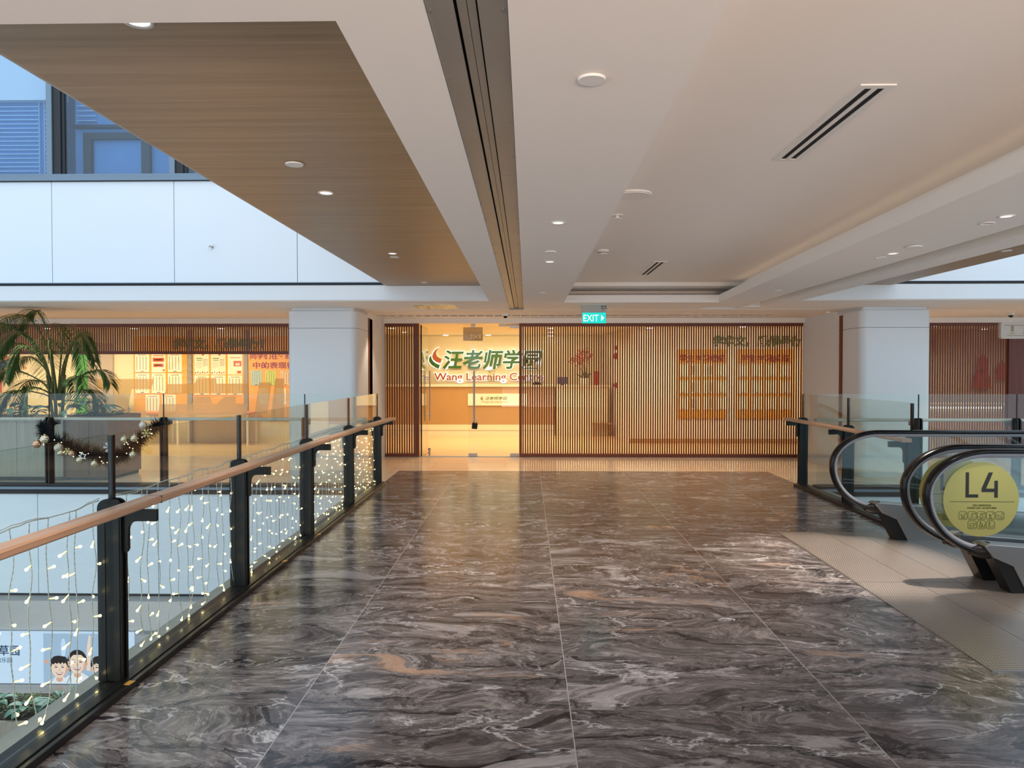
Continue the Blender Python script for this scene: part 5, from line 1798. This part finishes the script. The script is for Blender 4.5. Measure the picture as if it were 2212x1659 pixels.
# linear slot diffusers
for y0, y1, lab in ((3.10, 4.20, 'larger linear air diffuser with two black slots, nearest the viewer'), (8.05, 9.20, 'smaller-looking far linear air diffuser with two black slots')):
    t = thing('air_diffuser', lab, 'air diffuser', (1.475, y0, 2.80), 0, 'linear air diffusers')
    L = y1 - y0
    m = MB()
    for xa, xb in ((-0.075, -0.042), (-0.012, 0.012), (0.042, 0.075)):
        m.box((xa, 0.035, -0.006), (xb, L - 0.035, 0), 'white_plastic')
    m.box((-0.075, 0, -0.006), (0.075, 0.035, 0), 'white_plastic').box((-0.075, L - 0.035, -0.006), (0.075, L, 0), 'white_plastic')
    m.build('frame', t)
    for xa in (-0.042, 0.012):
        MB().box((xa, 0.035, -0.003), (xa + 0.03, L - 0.035, -0.0005), 'vent_black').build('slot', t)

# expansion joint running along the beam
t = thing('expansion_joint', 'long grey metal expansion joint cover running along the ceiling', 'joint cover', (-0.16, -8, 2.55))
L = 19.3
for x0, x1, z, nm in ((-0.108, -0.034, 0.012, 'side_plate'), (0.030, 0.108, 0.012, 'side_plate'), (-0.026, -0.001, 0.022, 'centre_strip'), (0.001, 0.024, 0.022, 'centre_strip')):
    m = MB()
    y = 0.0
    k = 0
    while y < L:
        y2 = min(L, y + 2.9)
        m.box((x0, y + 0.0015, z), (x1, y2 - 0.0015, z + 0.008), 'galv')
        y = y2
        k += 1
    m.build(nm, t)
for i in range(22):
    y = 9.5 + i * 0.45
    for x in (-0.098, 0.098):
        MB().cyl((x, y, 0.006), 0.004, 0.006, 'steel', 8).build('screw', t)
m = MB().box((-0.112, L, -0.003), (0.112, L + 0.08, 0.03), 'grey_trim')
m.build('end_cap', t)

# exit sign
t = thing('exit_sign', 'lit teal EXIT sign with arrow hanging below the ceiling', 'exit sign', (0.985, 10.68, 2.29))
MB().box((-0.18, -0.01, 0.155), (0.185, 0.08, 0.26), 'sign_housing').build('housing', t)
f_ = MB().box((-0.172, 0.0, 0), (0.172, 0.02, 0.155), 'teal').build('face', t)
m = MB().text('EXIT', 0.140, 'sign_white', (-0.045, -0.002, 0.028), extrude=0.001, align='CENTER', bold=0.0008, width=0.222)
m.prism([(0.103, 0.03), (0.147, 0.077), (0.103, 0.124)], -0.003, -0.001, 'sign_white', 'Y')
m.build('lettering', f_)
m = MB()
for q in range(3):
    m.box((0.10 if q < 2 else 0.12, -0.012, 0.24 - q * 0.028), (0.135, -0.010, 0.252 - q * 0.028), 'ink_black')
    m.box((0.148, -0.012, 0.24 - q * 0.028), (0.175 if q < 2 else 0.15, -0.010, 0.252 - q * 0.028), 'ink_black')
m.build('rating_marks', t)

# cameras on the rear ceiling
for x, lab in ((-0.36, 'white dome security camera on the rear ceiling above the doors'), (8.0, 'white dome security camera near the hanging sign on the right')):
    t = thing('security_camera', lab, 'camera', (x, 12.2, 2.55), 0, 'dome cameras')
    MB().lathe((0, 0, -0.04), [(0.05, 0), (0.055, 0.01), (0.055, 0.04)], 'white_plastic', 20).build('housing', t, smooth=True)
    MB().ball((0, 0, -0.042), 0.036, 'rubber', 14, 8).build('lens_dome', t, smooth='all')
# slotted grille in the rear ceiling
t = thing('ceiling_grille', 'long slotted ceiling grille above the shopfront', 'grille', (0, 12.42, 2.55))
m = MB()
for i in range(44):
    x = -2.6 + i * 0.155
    m.box((x, 0.0, -0.002), (x + 0.022, 0.48, 0.03), 'ceiling')
m.box((-2.6, 0, -0.003), (4.2, 0.03, 0.02), 'ceiling').box((-2.6, 0.45, -0.003), (4.2, 0.48, 0.02), 'ceiling')
m.build('bars', t)
MB().box((4.2, 0, 0.0), (9.5, 0.48, 0.02), 'ceiling').box((-13, 0, 0.0), (-2.6, 0.48, 0.02), 'ceiling').build('blanking_panel', t)
t = thing('access_panel', 'crinkled plastic-wrapped ceiling vent left of the metal joint', 'ceiling vent', (-1.36, 10.82, 2.55))
m = MB()
ra = random.Random(8)
nx, ny = 14, 10
vs = [(-0.30 + 0.6 * i / nx, -0.33 + 0.66 * j / ny, -0.004 - 0.022 * ra.random() * (0 < i < nx) * (0 < j < ny)) for j in range(ny + 1) for i in range(nx + 1)]
fs = [(j * (nx + 1) + i, (j + 1) * (nx + 1) + i, (j + 1) * (nx + 1) + i + 1, j * (nx + 1) + i + 1) for j in range(ny) for i in range(nx)]
m.add(vs, fs, 'foil')
m.build('wrapping', t)
MB().box((-0.32, -0.35, -0.004), (0.32, 0.35, 0.0), 'white_plastic').build('frame', t)

# hanging direction sign on the right
t = thing('hanging_sign', 'pale hanging direction sign with small pictograms at the right edge', 'sign', (7.75, 10.5, 2.05))
MB().prism(round_rect(-1.02, 1.0, 0, 0.235, 0.03, 4), -0.03, 0.03, 'hang_sign', 'Y').build('panel', t)
MB().prism([(-0.88, 0.235), (0.9, 0.235), (0.9, 0.28), (-0.55, 0.27)], -0.028, 0.028, 'hang_sign', 'Y').build('top_edge', t)
m = MB()
m.box((-0.97, -0.034, 0.185), (-0.62, -0.031, 0.192), 'ink')
for x in (-0.86, -0.68, -0.38, -0.1, 0.2):
    m.box((x - 0.018, -0.034, 0.10), (x + 0.018, -0.031, 0.165), 'ink')
    m.cyl((x, -0.034, 0.175), 0.014, 0.003, 'ink', 8, 'Y')
    m.box((x - 0.035, -0.034, 0.07), (x + 0.035, -0.031, 0.08), 'ink')
m.box((-0.93, -0.034, 0.04), (-0.40, -0.031, 0.048), 'ink')
m.build('pictograms', t)
MB().box((-0.62, -0.036, 0.235), (-0.42, -0.031, 0.272), 'counter_brown').build('badge', t)
for x in (-0.6, 0.6):
    MB().cyl((x, 0, 0.27), 0.008, 0.23, 'steel', 8).build('hanger', t)

# wall items
t = thing('sprinkler', 'small silver sprinkler on the white upper facade panel', 'sprinkler', (-4.31, 9.88, 3.29))
MB().cyl((0, -0.012, 0), 0.032, 0.012, 'chrome', 18, 'Y').build('plate', t)
MB().cyl((0, -0.05, 0), 0.014, 0.04, 'chrome', 12, 'Y').ball((0, -0.055, 0), 0.02, 'chrome', 12, 8).build('head', t)
t = thing('power_socket', 'white double power socket low on the right column', 'socket', (5.86, 10.995, 0.42))
MB().prism(round_rect(-0.075, 0.075, -0.045, 0.045, 0.008, 2), -0.008, 0.0, 'white_plastic', 'Y').build('plate', t)
m = MB()
for x in (-0.036, 0.036):
    for dx, dz in ((0, 0.016), (-0.012, -0.008), (0.012, -0.008)):
        m.box((x + dx - 0.003, -0.010, dz - 0.005), (x + dx + 0.003, -0.008, dz + 0.005), 'ink_black')
m.build('holes', t)

# ceiling lamps inside the shop, seen through the slats
for i, (x, y) in enumerate(((-2.9, 15.6), (-2.92, 17.3), (0.52, 15.7), (0.58, 17.4), (0.62, 19.2), (2.64, 15.7), (4.51, 15.3), (-10.4, 15.6), (-8.57, 15.7), (-6.65, 15.7), (8.41, 15.1), (10.1, 16.3), (-2.1, 18.8), (-1.0, 18.8))):
    t = thing('shop_downlight', 'bright shop ceiling lamp %s' % [
        'behind the short slat screen, nearest', 'behind the short slat screen, second', 'behind the left end of the long screen, first of three', 'behind the left end of the long screen, second of three',
        'behind the left end of the long screen, last of three', 'behind the middle of the long slat screen', 'behind the right part of the long slat screen', 'behind the slat band above the palm',
        'behind the slat band right of the palm', 'behind the slat band above the orange boards', 'behind the far right screen, beside the column', 'behind the far right screen, near the hanging sign',
        'seen through the doors at the left', 'seen through the doors beside the grey sign'][i], 'ceiling lamp', (x, y, 2.52), 0, 'ceiling lamps inside the shop')
    MB().cyl((0, 0, -0.012), 0.085, 0.012, 'white_plastic', 20).build('rim', t)
    MB().cyl((0, 0, -0.014), 0.072, 0.004, 'lens_shop', 20).build('lens', t)
# lamps one storey down, seen below through the glass
for i, (x, y) in enumerate(((4.6, 11.2), (5.6, 11.2), (6.9, 11.0))):
    t = thing('lower_ceiling_lamp', 'cool white lamp under the lower storey soffit on the right, %s' % ['first', 'second', 'third'][i] + ' from the corner', 'ceiling lamp', (x, y, -1.63), 0, 'lower storey lamps')
    MB().box((-0.3, -0.05, -0.03), (0.3, 0.05, 0), 'cool_led').build('lens', t)

# ---------------------------------------------------------------- planter and plants
t = thing('planter_box', 'long grey oak planter box behind the far left railing', 'planter', (-9.0, 10.35, 0))
m = MB()
xs = [-4.5, -3.2, -1.9, -0.6, 0.62, 1.62, 2.30]
for a, c in zip(xs[:-1], xs[1:]):
    m.box((a + 0.003, 0, 0.06), (c - 0.003, 0.95, 0.89), 'planter')
m.build('body', t)
MB().box((-4.5, -0.015, 0.86), (2.31, 0.04, 0.905), 'planter').box((2.27, 0, 0.86), (2.31, 0.96, 0.905), 'planter').box((-4.5, 0.91, 0.86), (2.31, 0.96, 0.905), 'planter').build('rim', t)
MB().box((-4.5, 0.03, 0), (2.26, 0.92, 0.06), 'dark_gap').build('plinth', t)
MB().box((-4.45, 0.04, 0.80), (2.27, 0.91, 0.875), 'soil').build('soil', t)
t = thing('planter_box', 'brown wood planter box to the right of the grey planter', 'planter', (-6.68, 10.38, 0))
MB().box((0, 0, 0.05), (0.62, 0.9, 0.93), 'planter_brown').box((0.335, -0.002, 0.05), (0.341, 0, 0.93), 'dark_gap').build('body', t)
MB().box((0.0, 0.06, 0), (0.6, 0.86, 0.05), 'dark_gap').build('plinth', t)
MB().box((0.03, 0.03, 0.93), (0.59, 0.87, 0.935), 'soil').build('soil', t)


def leaflet(m, base, d, ln, w, droop, mat, segs=4, side=None):
    d = d.normalized()
    side = side or d.cross(Vector((0, 0, 1)))
    side = side.normalized() if side.length > 1e-5 else Vector((1, 0, 0))
    vs, fs = [], []
    for i in range(segs + 1):
        t_ = i / segs
        c = base + d * ln * t_ + Vector((0, 0, -droop * ln * t_ * t_))
        ww = w * (math.sin(PI * min(1, t_ * 0.86 + 0.14)) ** 0.8) if i < segs else 0.0005
        if i == 0:
            ww = w * 0.35
        fold = Vector((0, 0, ww * 0.35))
        vs += [c - side * ww + fold, c, c + side * ww + fold]
    for i in range(segs):
        a = i * 3
        fs += [(a, a + 1, a + 4, a + 3), (a + 1, a + 2, a + 5, a + 4)]
    m.add(vs, fs, mat)


def frond(parent, pts, n=24, ln=0.30, w=0.012, rp=None):
    P = catmull([Vector(p) for p in pts], 8)
    m = MB()
    m.tube(P, [0.011 * (1 - 0.8 * i / len(P)) + 0.002 for i in range(len(P))], 'stem', 6)
    for i in range(n):
        t_ = 0.36 + 0.64 * i / (n - 1)
        q = t_ * (len(P) - 1.001)
        i0 = int(q)
        c = P[i0].lerp(P[i0 + 1], q - i0)
        tg = (P[i0 + 1] - P[i0]).normalized()
        sd = tg.cross(Vector((0, 0, 1)))
        sd = sd.normalized() if sd.length > 1e-4 else Vector((0, 1, 0))
        l = ln * (0.45 + 0.75 * math.sin(PI * (0.12 + 0.8 * (t_ - 0.34) / 0.66))) * rp.uniform(0.85, 1.1)
        for s_ in (-1, 1):
            d = (tg * 0.55 + sd * s_ * 0.80 + Vector((0, 0, 0.10 + 0.25 * rp.random()))).normalized()
            leaflet(m, c, d, l, w, 0.55, 'leaf_palm')
    return m.build('frond', parent)


def palm(label, loc, scale=1.0, seed=1, fr=None):
    t = thing('areca_palm', label, 'palm', loc)
    rp = random.Random(seed)
    for k in range(5):
        a = k * 2 * PI / 5
        b0 = Vector((0.06 * math.cos(a), 0.06 * math.sin(a), -0.03))
        tp = b0 * 2.2 + Vector((0, 0, 0.62 + 0.08 * (k % 2)))
        MB().tube([b0, b0.lerp(tp, 0.5) + Vector((0, 0, 0.02)), tp], [0.022, 0.019, 0.014], 'stem', 8).build('stem', t, smooth='all')
    for (dx, dz, ax, az, dy) in fr:
        pts = [(0.03 * (1 if dx > 0 else -1), dy * 0.1, 0.25), (ax * 0.35, dy * 0.35, 0.25 + (az - 0.25) * 0.62), (ax, dy * 0.75, az), ((ax + dx) / 2 * 1.05, dy * 0.9, (az + dz) / 2 + 0.09), (dx, dy, dz)]
        frond(t, [(p[0] * scale, p[1] * scale, p[2] * scale) for p in pts], n=44, ln=0.26 * scale, w=0.0075 * scale, rp=rp)
    return t


palm('tall feathery palm growing in the grey planter at the left edge', (-7.10, 10.85, 0.90), 1.0, 4, [
    # (tip x, tip z, crest x, crest z, depth)
    (-1.10, 1.33, -0.48, 1.50, 0.10), (-1.15, 1.14, -0.55, 1.33, -0.15), (-1.25, 0.78, -0.55, 1.10, 0.0), (-1.05, 0.30, -0.56, 0.70, -0.2), (-0.85, 0.18, -0.45, 0.55, 0.2),
    (0.50, 0.62, 0.34, 1.12, -0.1), (0.46, 0.84, 0.22, 1.22, 0.2), (0.78, 0.50, 0.50, 0.68, 0.05), (0.50, 0.24, 0.32, 0.56, -0.25), (0.22, 0.42, 0.12, 0.96, -0.45),
    (-0.46, 0.60, -0.24, 1.05, -0.40), (-0.30, 1.10, -0.10, 1.38, 0.45), (0.30, 0.95, 0.12, 1.25, 0.5), (-0.25, 0.10, -0.16, 0.45, -0.4), (-1.35, 1.02, -0.62, 1.38, -0.25),
    (-0.72, 0.88, -0.34, 1.25, -0.3), (-0.92, 0.55, -0.48, 0.90, 0.15), (0.66, 0.34, 0.44, 0.60, -0.3), (0.58, 0.12, 0.38, 0.40, 0.1), (-0.70, 0.10, -0.40, 0.40, -0.3),
    (-0.60, 1.36, -0.26, 1.56, 0.0), (0.10, 0.80, 0.06, 1.12, -0.35)])


def leafy(label, loc, n, ln, w, seed, mat='leaf_broad', up=0.8, group='leafy plants in the left planters'):
    t = thing('leafy_plant', label, 'plant', loc, 0, group)
    rp = random.Random(seed)
    m, s_ = MB(), MB()
    for k in range(n):
        a = 2 * PI * k / n + rp.uniform(-0.3, 0.3)
        el = rp.uniform(up * 0.5, up * 1.35)
        d = Vector((math.cos(a), math.sin(a), el)).normalized()
        b0 = Vector((0.02 * math.cos(a), 0.02 * math.sin(a), -0.01))
        b1 = b0 + d * ln * 0.5 + Vector((0, 0, ln * 0.12))
        s_.tube([b0, b0.lerp(b1, 0.5) + Vector((0, 0, 0.02)), b1], 0.004, 'stem', 5)
        leaflet(m, b1, Vector((d.x, d.y, d.z * 0.45)), ln * rp.uniform(0.75, 1.1), w, 0.5, mat, 6)
    s_.build('stalks', t)
    m.build('leaves', t)
    return t


for i, (x, y, n, ln, w, sd, lab) in enumerate((
        (-7.72, 10.55, 11, 0.36, 0.06, 1, 'broad-leaved plant left of the palm in the grey planter'), (-7.30, 10.52, 10, 0.22, 0.035, 2, 'narrow-leaved plant at the foot of the palm'),
        (-6.90, 10.55, 9, 0.34, 0.05, 3, 'upright leafy plant just right of the palm'), (-6.52, 10.75, 9, 0.34, 0.055, 4, 'broad-leaved plant in the brown planter'), (-8.3, 10.7, 10, 0.28, 0.05, 6, 'broad-leaved plant at the far left of the grey planter'))):
    leafy(lab, (x, y, 0.885 if x < -6.7 else 0.945), n, ln, w, sd, up=1.0)
rgc = random.Random(11)
for nm, xa, xb, y0, y1, z, lab in (('ground_cover_foliage', -8.6, -7.35, 10.40, 10.7, 0.885, 'low green ground cover along the front of the grey planter'),
                                   ('ground_cover_foliage', -6.66, -6.10, 10.42, 11.1, 0.94, 'low trailing leaves covering the brown planter')):
    m = MB()
    for k in range(420 if xb - xa > 1 else 240):
        c = Vector((rgc.uniform(xa, xb), rgc.uniform(y0, y1), z + abs(rgc.gauss(0, 0.035))))
        a = rgc.uniform(0, 2 * PI)
        leaflet(m, c, Vector((math.cos(a), math.sin(a), rgc.uniform(0.0, 0.8))), rgc.uniform(0.04, 0.075), 0.018, 0.4, 'leaf_ground' if xb - xa > 1 else 'leaf_palm', 2)
    tag(m.build(nm), lab, 'ground cover', kind='stuff')
# planter one storey down
t = thing('planter_box', 'planter box one storey down, below the bright light box', 'planter', (-9.0, 10.4, -4.3))
MB().box((-3, 0, 0), (2.6, 0.95, 0.75), 'planter').build('body', t)
MB().box((-2.95, 0.05, 0.75), (2.55, 0.9, 0.77), 'soil').build('soil', t)
for i, (x, y, n, ln, w, sd, lab) in enumerate(((-7.5, 10.7, 12, 0.22, 0.07, 21, 'veined broad-leaved plant one storey down, at the left edge'), (-7.0, 10.75, 16, 0.36, 0.022, 22, 'spiky dark plant one storey down, right of the veined one'),
                                               (-8.1, 10.8, 12, 0.26, 0.05, 23, 'leafy plant one storey down beyond the left edge'))):
    leafy(lab, (x, y, -3.54), n, ln, w, sd, up=1.1, group='plants one storey down')
m = MB()
for k in range(420):
    c = Vector((rgc.uniform(-8.6, -6.6), rgc.uniform(10.45, 11.2), -3.52 + abs(rgc.gauss(0, 0.06))))
    a = rgc.uniform(0, 2 * PI)
    leaflet(m, c, Vector((math.cos(a), math.sin(a), rgc.uniform(0.2, 1.0))), rgc.uniform(0.08, 0.16), 0.010, 0.5, 'leaf_palm', 2)
tag(m.build('ground_cover_foliage'), 'dark feathery ground cover one storey down', 'ground cover', kind='stuff')
